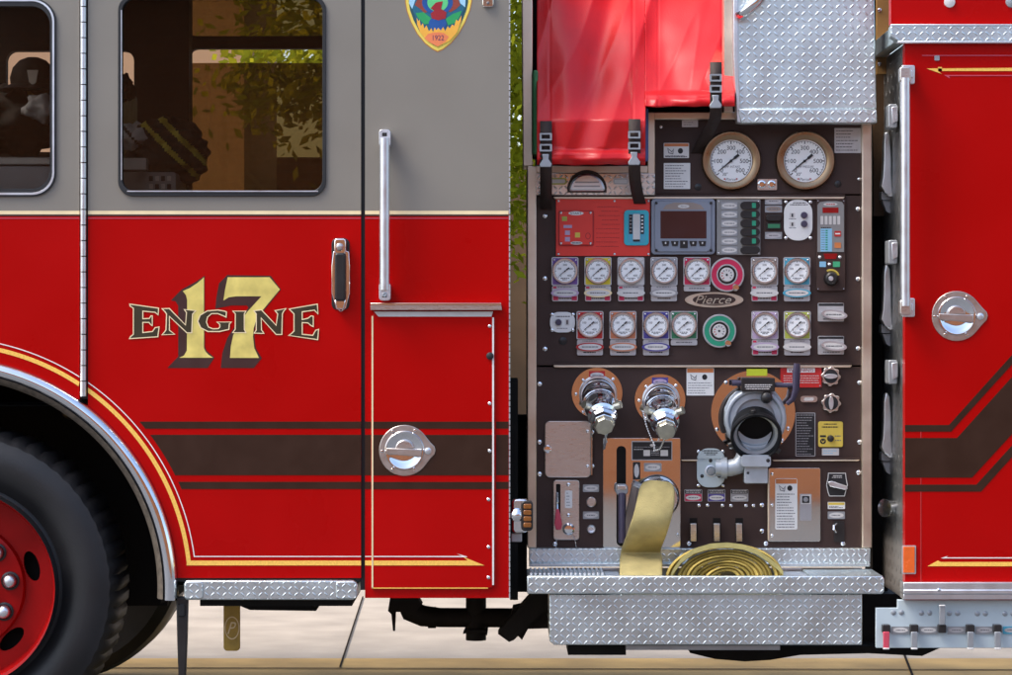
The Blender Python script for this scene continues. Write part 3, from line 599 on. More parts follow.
screws([(561, 212.7), (590.5, 212.7), (561, 243.3), (590.5, 243.3)], P - .016, cbx, 1.3)
b = B()
for q in range(10):
    y = 206.5 + q * 4.4
    tline(b, 596 + (random.random() * 6 if q < 5 else 0), 622 - random.random() * 5, y, P - .0068, INKR, .6)
b.done('board_print', rb)
tg = B(); tg.ext(rr(624, 210, 649, 245.5, 4), P - .014, .01, TEAL); tg.ext(rr(628, 213, 645, 243, 2), P - .0145, 0, CYAN); tg = tg.done('foam_level_gauge', ENG, bevel=.002)
b = B(); b.ext(rr(633, 214, 640, 240, 1), P - .0155, .002, WTAG); b.ext(rr(629, 214.5, 632.5, 234), P - .0152, .001, INK); b.ext(rr(640.5, 214.5, 644, 234), P - .0152, .001, INK); b.ext(rr(633, 239.5, 640, 241.5), P - .016, 0, INK)
for q in range(5): b.ext(rr(641.2, 216 + q * 3.6, 643.2, 217.6 + q * 3.6), P - .0156, 0, WHITE); b.ext(rr(629.6, 216.5 + q * 3.6, 631.9, 217.3 + q * 3.6), P - .0156, 0, GTAG)
b.done('sight_tube', tg)
# ---- display
ds = B(); ds.ext(rr(651.3, 198.6, 715.2, 254.5, 4), P - .016, .016, SLATE); ds.ext(rr(654.5, 201, 711.5, 252, 6), P - .022, .008, SLATE); ds = ds.done('info_display', ENG, bevel=.003)
b = B(); b.ext(rr(660.5, 211, 706.5, 238.5), P - .0226, 0, SCREEN); b.done('screen', ds)
b = B(); b.ext([(662.5, 209.5), (666, 205), (674, 202.6), (693, 202.6), (701, 205), (704.5, 209.5)], P - .0226, 0, BRT); b.ext(el(683.6, 206.3, 5.8, 1.9, 20), P - .023, 0, WTAG); b.text('Pierce', 683.6, 206.3, 1.6, P - .0233, INKG, shear=.3); b.done('brand_plate', ds)
for q in range(5):
    x = 665.5 + q * 9.2; b = B(); b.ext([(x - 3.8, 241), (x + 3.8, 241), (x + 3, 246), (x - 2.4, 246)] if q != 2 else rr(x - 3.8, 240.5, x + 3.8, 248), P - .0245, .003, BLACKP); b.ext(rr(x - .6, 242, x + .8, 244), P - .0249, 0, WTAG); b.done('soft_key', ds)
screws([(656.3, 203), (711, 203), (656.3, 250.3), (711, 250.3)], P - .022, ds, 1.5, BLACKP)
# ---- switch bank
sw = B(); sw.ext(rr(716.6, 199, 760.5, 255, 1), P - .008, .008, GREYB); sw = sw.done('switch_bank', ENG, bevel=.001)
for q in range(6):
    y = 205.6 + q * 8.9
    b = B(); b.ext(rr(721.3, y - 3.6, 737.5, y + 3.6, .6), P - .0105, .003, CASTG); b.ext(el(729.4, y, 7.6, 2.6, 20), P - .0112, .0006, WTAG); tline(b, 724.5, 734.5, y - .4, P - .0116, INKG, .8); b.done('name_tag', sw)
    b = B(); b.ext(rr(740.5, y - 4, 760, y + 3.6, 3.8), P - .020, .012, BLACKP)
    if q < 5: b.ext(rr(752, y - 2.6, 756, y + 2.4, .4), P - .0208, .001, GREENL)
    b.done('rocker_switch', sw, bevel=.002)
screws([(718.6, 201), (758.5, 201.5), (718.6, 253), (758.5, 253)], P - .008, sw, 1.2)
sk = B(); sk.ext(rr(763.8, 197.5, 783, 239.5, 1), P - .003, .003, PANEL); sk = sk.done('light_switch', ENG)
for y0, y1, m in ((198, 204.5, SILV), (205.5, 212.5, BRT), (232, 239, SILV)):
    b = B(); b.ext(rr(765, y0, 782, y1, .6), P - .006, .003, CASTG); b.ext(el(773.5, (y0 + y1) / 2, 7.6, 2.5, 20), P - .0067, .0006, m); tline(b, 769, 778, (y0 + y1) / 2 - .4, P - .0072, INKG, .8); b.done('name_tag', sk)
b = B(); b.ext(rr(766.5, 214.5, 781.5, 221, 2), P - .014, .011, BLACKP); b.ext(rr(766.5, 222.5, 781.5, 229.5, 1), P - .010, .007, BLACKP); b.ext(rr(768, 224, 780, 228), P - .0105, 0, GRTAG); b.done('rocker_switch', sk, bevel=.002)
# ---- white oval plates
def oval_plate(x0, y0, x1, y1, r, name, knobs, lab):
    b = B(); b.ext(rr(x0, y0, x1, y1, r, 8), P - .006, .006, WHITE); o = b.done(name, ENG, lab, bevel=.001)
    screws([(x0 + 2, y0 + 2.5), (x1 - 2, y0 + 2.5), (x0 + 2, y1 - 2.5), (x1 - 2, y1 - 2.5)], P - .005, o, 1.8)
    for kx, ky, r0 in knobs: b = B(); b.disc(kx, ky, P - .006, [(r0, 0), (r0, .006), (r0 * .8, .012), (0, .013)], PLUM, 18); b.done('push_button', o)
    return o
o = oval_plate(784, 199.5, 812.5, 240.5, 13, 'primer_control', [(804, 215.2, 3.4), (804, 224, 3.4)], 'white oval plate with two buttons')
b = B(); tline(b, 793, 806, 202.4, P - .0066, INK, .8); tline(b, 790, 808, 204.3, P - .0066, INK, .8)
for y in (213, 222): b.ext(rr(789.5, y, 795, y + 5), P - .0064, 0, WTAG); b.ext(rr(791.5, y + .6, 793.2, y + 4), P - .0067, 0, INK); tline(b, 789, 796, y + 5.6, P - .0066, INKG, .7)
b.done('plate_print', o)
o = oval_plate(550, 312, 575, 332.5, 8.5, 'drain_control', [(558.5, 322.3, 3.3)], 'small white oval plate with one button')
b = B(); tline(b, 556, 570, 316, P - .0066, INK, .9); b.ext(rr(565, 319, 569.5, 325.5), P - .0064, 0, WTAG); b.ext(rr(566.5, 320, 568, 324.4), P - .0067, 0, INK); tline(b, 557, 568, 328, P - .0066, INKG, .7); b.done('plate_print', o)
screws([(563, 341)], P, mp_, 4.2, BLACKP)
# ---- throttle governor
gv = B(); gv.ext(rr(816.5, 199, 845.5, 291, 1.5), P - .010, .01, PANEL); gv = gv.done('pressure_governor', ENG, bevel=.002)
b = B(); b.ext([(817.5, 252), (817.5, 205), (820, 202), (828, 201), (836, 201), (842, 202), (844, 205), (844, 252)], P - .0125, .002, GREYB); b.ext(rr(822.5, 207.5, 838.5, 213), P - .0132, 0, REDD); b.ext(el(830.5, 204.3, 7, 1.7, 20), P - .0132, 0, WTAG); b.text('FRC', 830.5, 204.3, 2, P - .0136, INKR, width=7) if False else tline(b, 826, 835, 203.8, P - .0136, INKR, 1)
for q in range(5): b.ext(rr(820.5 + q * 4.2, 216, 823.3 + q * 4.2, 224.5, .6), P - .0132, 0, WTAG)
b.ext(rr(820.5, 228.5, 832, 251.5), P - .0132, 0, LBLUE); tline(b, 821, 831, 227.2, P - .0134, INK, 1)
for q in range(9): b.ext(rr(825.5, 230 + q * 2.35, 827.7, 231.3 + q * 2.35), P - .0136, 0, GREENL); b.ext(rr(821.5, 230.3 + q * 2.35, 824.8, 230.8 + q * 2.35), P - .0136, 0, INKG)
b.done('display_face', gv)
b = B(); b.ext(rr(834.5, 231, 841, 236.5, .6), P - .0142, .002, REDL); b.ext(rr(835.3, 233, 840.2, 234.4), P - .0146, 0, WHITE); b.done('stop_key', gv); b = B(); b.ext(rr(834.5, 242.5, 841, 248, .6), P - .0142, .002, ORNG); b.done('preset_key', gv)
b = B(); b.ext([(823.5, 253.5), (837.5, 253.5), (836, 259), (825, 259)], P - .0115, .001, REDD); b.done('speed_display', gv)
b = B(); b.ext(rr(819.5, 261.5, 826, 267, .6), P - .0122, .002, LBLUE); b.done('mode_key', gv); b = B(); b.ext(rr(833, 261.5, 840, 267, .6), P - .0122, .002, GRN2); b.done('idle_key', gv)
screws([(829.5, 264.5), (819.8, 257.3), (840, 257.3)], P - .010, gv, 1.7); screws([(818, 201), (843.7, 201), (818, 289), (843.7, 289)], P - .010, gv, .9)
b = B(); b.ext(arc(831, 278, 9, 20, 120, 16) + arc(831, 278, 7.3, 120, 20, 16), P - .0105, 0, YELL); b.disc(831, 278.5, P - .010, [(7.6, 0), (7.2, .004), (6.2, .024), (4.6, .028), (0, .028)], BLACKP, 28); b.disc(831, 278.5, P - .038, [(2.6, 0), (2.2, .002), (0, .0025)], ALU, 14); b.done('throttle_knob', gv)

# ---- small gauges
def tagp(x0, y0, x1, y1, parent, ring, red=True, slab=True):
    cx, cy = (x0 + x1) / 2, (y0 + y1) / 2
    b = B(); b.ext(rr(x0 + .6, y0, x1 - .6, y1, 1.5), P - .011, .011, SILV)
    if red:
        b.ext(rr(x0 + 1.5, y1 - 5.2, x0 + 6.8, y1 - 1), P - .0115, 0, RTAG); b.ext(rr(x1 - 6.8, y1 - 5.2, x1 - 1.5, y1 - 1), P - .0115, 0, RTAG); b.ext(rr(x0 + 1.5, y0 + .6, x0 + 5, y0 + 2.6), P - .0115, 0, RTAG)
    tline(b, x0 + 7, x1 - 7, y1 - 3.4, P - .0116, INK, 1); tline(b, x0 + 6, x1 - 6, y0 + .8, P - .0116, INKG, .7)
    b.ext(el(cx, cy - .6, 14, 4.3, 28), P - .022, .011, ring); b.ext(el(cx, cy - .6, 11.6, 3.2, 28), P - .0225, 0, WTAG); tline(b, cx - 8, cx + 8, cy - 1.2, P - .0229, INKG, 1)
    b.done('name_tag', parent)
def gauge(px, py, mat, lab, short=False, ring=None, red=True):
    b = B(); b.ext(rr(px - 13.5, py - 14.2, px + 13.5, py + 14.2, 1.8), P - .009, .009, SILV); b.ext(rr(px - 12.4, py - 13.2, px + 12.4, py + 13.2, 1), P - .0094, 0, mat)
    g = b.done('pressure_gauge', ENG, lab)
    b = B(); b.disc(px, py - .2, P - .0095, [(13, 0), (13, .010), (12.3, .014), (11, .014), (10.6, .009), (0, .009)], BRUSH, 40); b.done('bezel', g, smooth=45)
    gauge_dial(px, py - .2, 10.8, P - .0190, g, None, random.uniform(-3, 3))
    screws([(px - 10.8, py - 11.4), (px + 10.8, py - 11.4)], P - .0095, g, 1.2)
    if short: 
        b = B(); b.ext(rr(px - 13.2, py + 14.6, px + 13.2, py + 20, 1.5), P - .009, .009, SILV); tline(b, px - 8, px + 8, py + 16.6, P - .0094, INKG, 1); b.done('name_tag', g)
    else: tagp(px - 13.5, py + 14.6, px + 13.5, py + 30, g, ring or SILV, red)
for px, m, lab, sh_, ring, red in ((565, PURP, 'pressure gauge on purple plate', 0, LTAG, 1), (598, YTAG, 'pressure gauge on yellow plate', 0, CREAM, 1), (631, WTAG, 'pressure gauge on white plate', 0, WTAG, 1), (664, GTAG, 'pressure gauge on grey plate', 0, GTAG, 0), (697, RTAG, 'pressure gauge on crimson plate', 1, None, 0), (764.5, BRT, 'pressure gauge on tan plate', 0, WTAG, 1), (797, CYAN, 'pressure gauge on cyan plate', 0, CYAN, 0)):
    gauge(px, 271.3, m, lab, sh_, ring, red)
for px, m, lab, sh_, ring, red in ((590, REDL, 'pressure gauge on red plate', 0, INKR, 0), (623, OTAG, 'pressure gauge on orange plate', 0, OTAG, 0), (656, BTAG, 'pressure gauge on blue plate', 0, BTAG, 0), (684, GRTAG, 'pressure gauge on green plate', 1, None, 0), (765, LTAG, 'pressure gauge on lilac plate', 0, LTAG, 1), (797.3, LIME, 'pressure gauge on lime plate', 0, WTAG, 0)):
    gauge(px, 325.3, m, lab, sh_, ring, red)
def ringgauge(px, py, R, mat, lab):
    b = B(); b.disc(px, py, P, [(R, 0), (R, .014), (R - .6, .016), (R - 1.6, .016)], SILV, 48); b.disc(px, py, P, [(R - 1.6, .0155), (R * .62, .0155)], mat, 48); b.disc(px, py, P, [(R * .62, .0155), (R * .60, .017), (R * .54, .017), (R * .53, .006)], SILV, 48); b.disc(px, py, P, [(R * .53, .006), (0, .006)], BLACKP, 32)
    o = b.done('relief_valve', ENG, lab)
    b = B(); b.disc(px, py, P - .006, [(R * .42, 0), (R * .42, .012), (R * .38, .016), (0, .016)], WTAG, 28)
    for q in range(9): a = math.radians(225 - 33 * q); b.ext([(px + R * .2 * math.cos(a), py - R * .2 * math.sin(a)), (px + R * .32 * math.cos(a + .15), py - R * .32 * math.sin(a + .15)), (px + R * .32 * math.cos(a - .15), py - R * .32 * math.sin(a - .15))], P - .0224, 0, INKR if q < 3 else INKG)
    b.disc(px, py, P - .022, [(1.2, 0), (1, .002), (0, .0022)], INK, 10); b.done('dial', o)
    b = B(); b.disc(px + R * .52, py + R * .74, P - .014, [(4, 0), (4, .006), (3, .012), (0, .013)], CHROME, 14); b.done('pointer_knob', o, smooth=50)
ringgauge(726.8, 274.8, 17.2, RTAG, 'relief valve dial with crimson ring'); ringgauge(719.2, 331, 16.8, GREENL, 'relief valve dial with green ring')
# ---- maker badge
b = B(); b.ext(el(714.2, 299.8, 29.2, 7.6, 48), P - .006, .006, TAN); b.ext(el(714.2, 299.8, 21.5, 6, 40), P - .0066, .0003, PANEL); b.stroke(el(714.2, 299.8, 28, 6.8, 40), .5, P - .0066, COPPER)
b.text('Pierce', 714, 299.6, 8.2, P - .0072, COPPER, shear=.45, width=35); b.ext([(700, 304.2), (727, 304.2), (727, 304.6), (700, 304.8)], P - .0072, 0, COPPER); b.done('maker_badge', ENG)
# ---- pull controls
for x0, y0, dx, dy in ((818, 303, 2, 2), (818, 336, 1.5, .5)):
    b = B(); b.ext(rr(x0, y0, x0 + 26, y0 + 18.5, 1), P - .007, .007, SILV); b.ext(rr(x0 + .5, y0 + .5, x0 + 25.5, y0 + 3), P - .0074, 0, INK); tline(b, x0 + 5, x0 + 22, y0 + 15.5, P - .0074, INKG, 1.2); o = b.done('pull_control', ENG, bevel=.001)
    b = B(); b.ext(el(x0 + 14.5 + dx, y0 + 9.5 + dy, 13, 4.6, 28, .12), P - .03, .02, ALU); b.ext(el(x0 + 14.5 + dx, y0 + 9.5 + dy, 10.4, 3.1, 28, .12), P - .0306, 0, WTAG); tline(b, x0 + 8, x0 + 24, y0 + 9 + dy, P - .031, INKG, 1.1); b.done('pull_handle', o)

# ---- diamond strip with recessed handle
b = B(); b.ext(rr(535, 173.2, 655, 195), P - .024, .03, DIAW); dsf = b.done('tread_strip', ENG, bevel=.002)
b = B(); b.ext(arc(587, 190, 20, 8, 172, 20) + [(567.5, 192.5), (606.5, 192.5)], P - .027, .006, BLACKP); hd = b.done('drawer_handle', ENG)
b = B(); b.ext(arc(587, 191.5, 18.2, 2, 178, 20), P - .046, .02, ALU); b.done('grip', hd, bevel=.01, seg=4); b = B(); b.ext(rr(575, 181.5, 599, 183, .7), P - .0468, .002, CASTG); b.ext(rr(574, 185.5, 600, 187, .7), P - .0468, .002, CASTG); b.done('finger_lip', hd)
b = B(); b.ext(rr(549, 178, 566.5, 184.5, 2), P - .027, .003, LIME); b.ext(rr(550.3, 179.3, 565.2, 183.2, 1.5), P - .0275, 0, WTAG); b.done('name_tag', dsf)
b = B(); b.ext(rr(613, 178, 628.5, 184.5, 2), P - .027, .003, WTAG); b.stroke(rr(614, 179, 627.5, 183.6, 1.5), .5, P - .0275, GTAG); b.done('name_tag', dsf)

# ================================================================== OUTLETS
def outlet(px, py, ex, ey, tagm, ringm, lab):
    b = B(); b.disc(px, py, P, [(25.3, 0), (25.3, .006), (0, .006)], STEEL, 56); o = b.done('discharge_outlet', ENG, lab, smooth=12)
    screws([(px - 14, py - 13), (px + 16, py - 14), (px - 14, py + 19), (px - 21, py + 1)], P - .006, o, 1.6)
    b = B(); b.ext(rr(px - 8, py - 22, px + 8, py - 13.5), P - .009, .004, tagm); b.ext(el(px, py - 17.8, 6.8, 2.8, 20), P - .0096, 0, ringm); tline(b, px - 4.5, px + 4.5, py - 18.2, P - .01, INKG, .9); b.done('name_tag', o)
    a = W(px + 1, py + 2, P - .01); e = W(ex, ey, P - .21); ax = (e - a).normalized(); Lg = (e - a).length; k = K(P)
    b = B(); b.disc(px + 1, py + 1, P - .006, [(19, 0), (19, .01), (17.5, .02), (16, .02), (15, .012)], ALU, 40); b.done('flange', o)
    b = B(); b.lathe(a, [(17 * k, 0), (17 * k, .018), (16 * k, .026), (15.2 * k, .03), (15 * k, Lg * .34), (15.8 * k, Lg * .36), (15.8 * k, Lg * .42), (14.6 * k, Lg * .45), (13.2 * k, Lg * .64), (14.4 * k, Lg * .66), (14.4 * k, Lg * .73), (11.8 * k, Lg * .76), (11.8 * k, Lg * .8)], CHROME, 40, ax); b.done('elbow', o, smooth=40)
    b = B(); b.lathe(a, [(12.6 * k, Lg * .78), (13 * k, Lg * .80), (13 * k, Lg * .86), (10.8 * k, Lg * .90), (10.8 * k, Lg), (8.6 * k, Lg * 1.03)], CHROME, 8, ax); b.lathe(a, [(10.2 * k, Lg * .98), (10.2 * k, Lg * 1.05), (8.6 * k, Lg * 1.1), (3 * k, Lg * 1.11), (0, Lg * 1.11)], COPPER, 8, ax); b.done('cap', o)
    u = Vector((1, 0, 0)); v = ax.cross(u).normalized(); u = v.cross(ax)
    b = B()
    for q in range(3):
        t = 2 * PI * q / 3 + .5; dv = u * math.cos(t) + v * math.sin(t); b.tube([a + ax * Lg * .62 + dv * 14 * k, a + ax * Lg * .66 + dv * 21 * k], 4 * k, COPPER, 10)
    b.done('rocker_lug', o)
    return o
def chain(pts, name, parent, r=1.0):
    P3 = [Vector(p) for p in pts]; out = []; R = []
    for p, q in zip(P3, P3[1:]):
        n = max(2, int((q - p).length / .0028))
        for i in range(n): out.append(p + (q - p) * i / n)
    for i in range(len(out)): R.append((.0042 if i % 3 == 1 else .0013) * r)
    b = B(); b.tube(out, R, ALU, 6); b.done(name, parent, smooth=180)
o1 = outlet(597, 393, 604, 424, REDL, WTAG, 'chrome discharge outlet with red tag')
chain([W(605, 424, P - .2), W(606, 440, P - .12), W(604, 449, P - .04), W(605.6, 440, P - .1), W(608.5, 425, P - .16)], 'bead_chain', o1)
o2 = outlet(660, 399.5, 666, 429, BTAG, LTAG, 'chrome discharge outlet with blue tag')
chain([W(643, 411, P - .03)] + [W(643 + 5.5 * t + 7 * t * t, 411 + 36 * t, P - .03 - .05 * t) for t in (.25, .5, .75, .95)] + [W(654, 451, P - .08), W(660, 449, P - .1), W(664, 440, P - .14), W(666, 430, P - .2)], 'bead_chain', o2)
# stainless hatch
b = B(); b.ext(rr(545, 421, 591, 477.6, 5), P - .012, .012, BRUSH); ht = b.done('steel_hatch', ENG, bevel=.002)
b = B(); b.tube([W(591.6, 424, P - .012), W(591.6, 475, P - .012)], 1.1 * S, STEEL, 10); b.done('hinge', ht)
b = B(); b.disc(547.5, 449, P - .012, [(4, 0), (4, .006), (2.4, .010), (3.2, .02), (3, .026), (0, .027)], CHROME, 16); b.done('knob', ht)
screws([(587.5, 431), (587.5, 466)], P - .012, ht, 1.7)
# lever plate
b = B(); b.ext(rr(553.3, 480, 579.5, 540, 3), P - .009, .009, BRUSH); lv = b.done('drain_lever', ENG, bevel=.002)
b = B(); b.ext(rr(556, 484, 560.5, 528, 1), P - .0096, 0, DARK); b.done('slot', lv)
b = B(); b.tube([W(557, 492, P - .012), W(557.3, 508, P - .045), W(557.5, 515, P - .05)], [.004, .005, .006], CHROME, 10); b.ext([(556, 509), (559, 509), (562.3, 524), (561, 530), (556, 530), (554.4, 524)], P - .055, .012, PINKT); b.done('handle', lv, bevel=.003)
labelp('name_tag', 565, 490.5, 572.3, 508, P - .009, lv, WHITE, None, 0, 5, .6); screws([(568.5, 484.5), (568.5, 515)], P - .009, lv, 1.9)
b = B(); b.disc(568.5, 529, P - .009, [(6.2, 0), (6, .008), (4.4, .012), (4, .022), (0, .023)], CHROME, 24); b.done('keyed_knob', lv, smooth=40)
b = B(); b.tube([W(570, 531, P - .03), W(575, 540, P - .03), W(576.5, 549, P - .04)], .0012, ALU, 6); b.tube([W(556.5, 538, P - .012), W(556, 549, P - .02)], .0012, ALU, 6); b.done('lanyard', lv)
def ovtag(x0, y0, x1, y1, parent=lp, bg=SILV, ring=WTAG, head=False, vert=False):
    b = B(); b.ext(rr(x0, y0, x1, y1, .8), P - .004, .004, bg if not head else SILV); cy = (y0 + y1) / 2; ry = (y1 - y0) * .36
    if head:
        b.ext(rr(x0 + .4, y0 + .4, x1 - .4, y0 + 4.2), P - .0046, 0, INK); tline(b, x0 + 1.5, x1 - 1.5, y0 + 1, P - .0049, WTAG, .7); tline(b, x0 + 1.5, x1 - 1.5, y0 + 2.6, P - .0049, WTAG, .6); b.ext(rr(x0 + .6, y0 + 4.6, x1 - .6, y1 - .5), P - .0046, 0, bg); cy = (y0 + 4.4 + y1) / 2; ry = 2.5
    if vert: b.ext(el((x0 + x1) / 2, cy, (x1 - x0) * .33, (y1 - y0) * .4, 20), P - .005, 0, ring)
    else: b.ext(el((x0 + x1) / 2, cy, (x1 - x0) * .43, ry, 20), P - .005, 0, ring); tline(b, x0 + 4, x1 - 4, cy - .4, P - .0054, INKG, .8)
    return b.done('name_tag', parent)
ovtag(583, 484.5, 599, 492, bg=CASTG); ovtag(583, 511.5, 599, 519, bg=CASTG)
b = B(); b.disc(591.3, 502, P, [(5.2, 0), (5, .005), (4.2, .007), (0, .007)], BRUSH, 24); b.done('push_button', ENG)
b = B(); b.disc(591.3, 529, P, [(4.4, 0), (4.4, .004), (3.6, .007), (2, .006), (1.7, .001), (0, .001)], ALU, 24); b.done('grease_port', ENG)
# ---- hose plate
b = B(); b.ext(rr(603, 438, 680.5, 547.5, 1.5), P - .006, .006, STEEL); hp = b.done('hose_outlet_plate', ENG, bevel=.001)
b = B(); b.ext(rr(616.5, 446, 626, 546, 4.5), P - .0068, .0003, DARK); b.done('slot', hp)
b = B(); b.tube([W(621, 520, P - .01), W(621.5, 492, P - .05)], .009, PLUM, 12); b.ext(rr(615.5, 484, 628, 495, 4), P - .075, .035, CASTG); b.ext(rr(617, 485, 626.5, 490, 1), P - .078, .01, BRUSH); b.tube([W(621.8, 493, P - .07), W(622, 520, P - .085), W(622.3, 543, P - .085)], [.012, .012, .013], PLUM, 16); b.done('lever', hp, bevel=.003)
b = B(); b.ext(rr(631.5, 441, 672.3, 460.5, .6), P - .009, .003, SILV); b.ext(rr(632.5, 442, 671.4, 459.5), P - .0095, 0, INK); tline(b, 634, 643, 449, P - .0099, WTAG, .8); b.ext(rr(643.5, 450, 650, 456), P - .0099, 0, WTAG); b.ext(rr(660.5, 450, 668, 456), P - .0099, 0, WTAG)
for q in range(3): tline(b, 651, 659.5, 450.5 + q * 2, P - .0099, GTAG, .7)
b.ext(el(652.5, 445.2, 2.6, 1.4, 14), P - .0099, 0, WTAG); tline(b, 634, 670, 446.8, P - .0099, GTAG, .5); b.done('data_plate', hp)
ovtag(644, 463, 661.5, 471.5, hp, CASTG); o = ovtag(632.8, 462, 640.2, 479.5, hp, INK, WTAG, False, True)
for o in list(hp.children):
    if o.name.startswith('name_tag'): o.location.y -= .006
screws([(677.5, 534.5)], P - .006, hp, 1.5); screws([(606, 441.5)], P - .006, hp, 1.5)
b = B(); c = W(657, 497, P - .006); b.lathe(c, [(21.5 * S, 0), (22 * S, .03), (20 * S, .045), (19 * S, .05), (19 * S, .075), (20.5 * S, .08), (20.5 * S, .11), (18.5 * S, .118), (16 * S, .118), (16 * S, .08)], CHROME, 48); b.lathe(c, [(23.4 * S, .0), (23 * S, .02), (21 * S, .03)], BLACKP, 48); b.done('hose_coupling', hp, smooth=40)
b = B(); b.tube([W(645, 489, P - .07), W(634, 484, P - .07)], .009, CASTG, 10); b.ext([(633, 482), (640, 485), (634, 515), (627, 542), (623, 540), (627, 510)], P - .03, .012, BRT); b.done('coupling_lug', hp)
# ---- three tags, levers
for x, m in ((693.3, RTAG), (716.5, BTAG), (739.5, GTAG)): ovtag(x - 8.8, 489.5, x + 8.8, 501.5, lp, m, WTAG, True)
screws([(699, 505.5), (707.5, 505.5), (722.5, 505.5), (731, 505.5), (746, 505.5), (753.5, 505.5)], P, lp, 1.8)
for x in (693.4, 716.8, 739.2):
    b = B(); b.ext(rr(x - 3.8, 518, x + 3.8, 541), P - .0006, .0004, DARK); o = b.done('drain_valve', ENG)
    b = B(); b.ext([(x - 2.9, 524.5), (x + 2.9, 524.5), (x + 3.1, 541.5), (x - 2.7, 541.5)], P - .035, .03, BRUSH); b.ext(rr(x - 3, 523.6, x + 3, 525.2), P - .038, .03, ALU); b.done('lever', o, bevel=.001)
# ---- mirror door
b = B(); b.ext(rr(768.3, 468, 820.5, 541.5, 2), P - .008, .008, STEEL); md = b.done('access_door', ENG, bevel=.001)
b = B(); b.tube([W(768.6, 470, P - .009), W(768.6, 540, P - .009)], 1.3 * S, TAN, 8); b.done('hinge', md)
labelp('warning_label', 775.3, 478.5, 797.3, 529.5, P - .008, md, WHITE, ORNG, 5.2, 13, .8, None, True, 'tall white warning label with orange heading', 1.5)
b = B(); b.ext(rr(800, 494, 811.6, 520.5, .8), P - .011, .003, GTAG); b.ext(rr(801, 494.8, 810.8, 504), P - .0115, 0, WTAG); b.ext(rr(802, 496, 809.5, 503, .5), P - .0125, .001, INK); b.disc(805.7, 499.5, P - .0125, [(2.6, 0), (2.2, .004), (0, .005)], CASTG, 14); b.done('paddle_latch', md)
screws([(772, 474), (772, 535.5), (772, 505)], P - .008, md, 1.6)
# ---- toggle plate etc.
b = B(); b.ext([(828, 472.5), (846, 472.5), (846.5, 478), (848, 485), (846, 492), (845, 496.5), (829, 496.5), (827.5, 492), (826, 485), (827.5, 478)], P - .004, .004, INK); b.stroke([(828.5, 473.2), (845.5, 473.2), (846, 478), (847.4, 485), (845.5, 492), (844.5, 496), (829.5, 496), (828, 492), (826.6, 485), (828, 478)], .8, P - .0045, WTAG); tline(b, 833, 842, 475.5, P - .0045, WTAG, .8); tline(b, 832, 842, 477.2, P - .0045, WTAG, .6); o = b.done('drain_selector', ENG)
b = B(); b.ext([(828, 482), (832, 481), (847, 486), (848, 489), (845, 490), (830, 486.5)], P - .025, .018, ALU); b.disc(834, 484.5, P - .004, [(3, 0), (3, .02), (0, .02)], ALU, 14); b.done('lever', o, bevel=.002)
labelp('name_tag', 827.8, 502, 845, 509, P, lp, WHITE, YELL, 3, 2, .7); ovtag(827.8, 511.5, 845, 519, bg=CASTG)
b = B(); b.ext(rr(834, 521, 844.5, 542, 1), P - .004, .004, BLACKP); b.tube([W(836.5, 524, P - .006), W(834, 526, P - .02), W(833.6, 529, P - .022), W(836, 532, P - .008)], .005, CHROME, 10); b.done('hose_hook', ENG)

# ---- large intake with valve
IX, IY = 753, 412.5
b = B(); b.disc(IX, IY, P, [(42, 0), (42, .008), (0, .008)], STEEL, 72); it = b.done('main_intake', ENG, smooth=12)
screws([(IX - 27, IY - 30), (IX - 36, IY + 17), (IX - 22, IY + 35), (IX + 35, IY + 16), (IX + 29, IY + 28)], P - .008, it, 2)
b = B(); b.ext([(736, 391), (775, 391), (780, 397), (785.5, 408), (786, 424), (780, 438), (770, 448), (741, 448), (730, 438), (724, 424), (724.5, 408), (730, 397)], P - .06, .055, CASTL); b.disc(755, 419, P - .06, [(31, 0), (31, .012), (29.5, .018), (26.5, .018), (26, .012), (20, .012)], CASTL, 56); b.done('valve_body', it, bevel=.006, seg=3)
b = B(); b.ext(arc(755, 419, 35, 118, 205, 20) + arc(755, 419, 31.4, 205, 118, 20), P - .05, .03, BLACKP); b.done('clamp_band', it, bevel=.002)
c0 = W(755.2, 431.5, .245); c1 = W(756.4, 438, .196); ax = (c1 - c0).normalized(); Lg = (c1 - c0).length; k = K(.2)
b = B(); b.lathe(c0, [(23.6 * k, -.03), (24 * k, .1 * Lg), (23.2 * k, .2 * Lg), (23.2 * k, .42 * Lg), (25 * k, .5 * Lg), (25.8 * k, .62 * Lg), (25.8 * k, .86 * Lg), (25.2 * k, Lg), (23.6 * k, Lg), (22.6 * k, .92 * Lg), (22 * k, .4 * Lg)], BLACKM, 64, ax); b.lathe(c0, [(17.4 * k, .2 * Lg), (17 * k, -.012), (0, -.012)], DARK, 64, ax); b.done('inlet_mouth', it, smooth=40)
b = B(); b.lathe(c0, [(22.2 * k, .46 * Lg), (19 * k, .38 * Lg), (17.4 * k, .1 * Lg)], CASTG, 64, ax); b.done('gasket', it)
u = Vector((1, 0, 0)); v = ax.cross(u).normalized()
for t in (35, 98, 160, 262):
    dv = (u * math.cos(math.radians(t)) - v * math.sin(math.radians(t)))
    if dv.z < -.2: dv = -dv if t > 200 else dv
    b = B(); b.tube([c0 + ax * (Lg * .74) + dv * 23 * k, c0 + ax * (Lg * .74) + dv * 29.5 * k], 2.8 * k, BLACKP, 12); b.done('lug', it, bevel=.002)
b = B(); b.disc(766, 397.5, P - .075, [(4, 0), (5, .012), (6, .022), (5, .034), (2.6, .04), (0, .041)], BLACKP, 24); b.done('relief_knob', it)
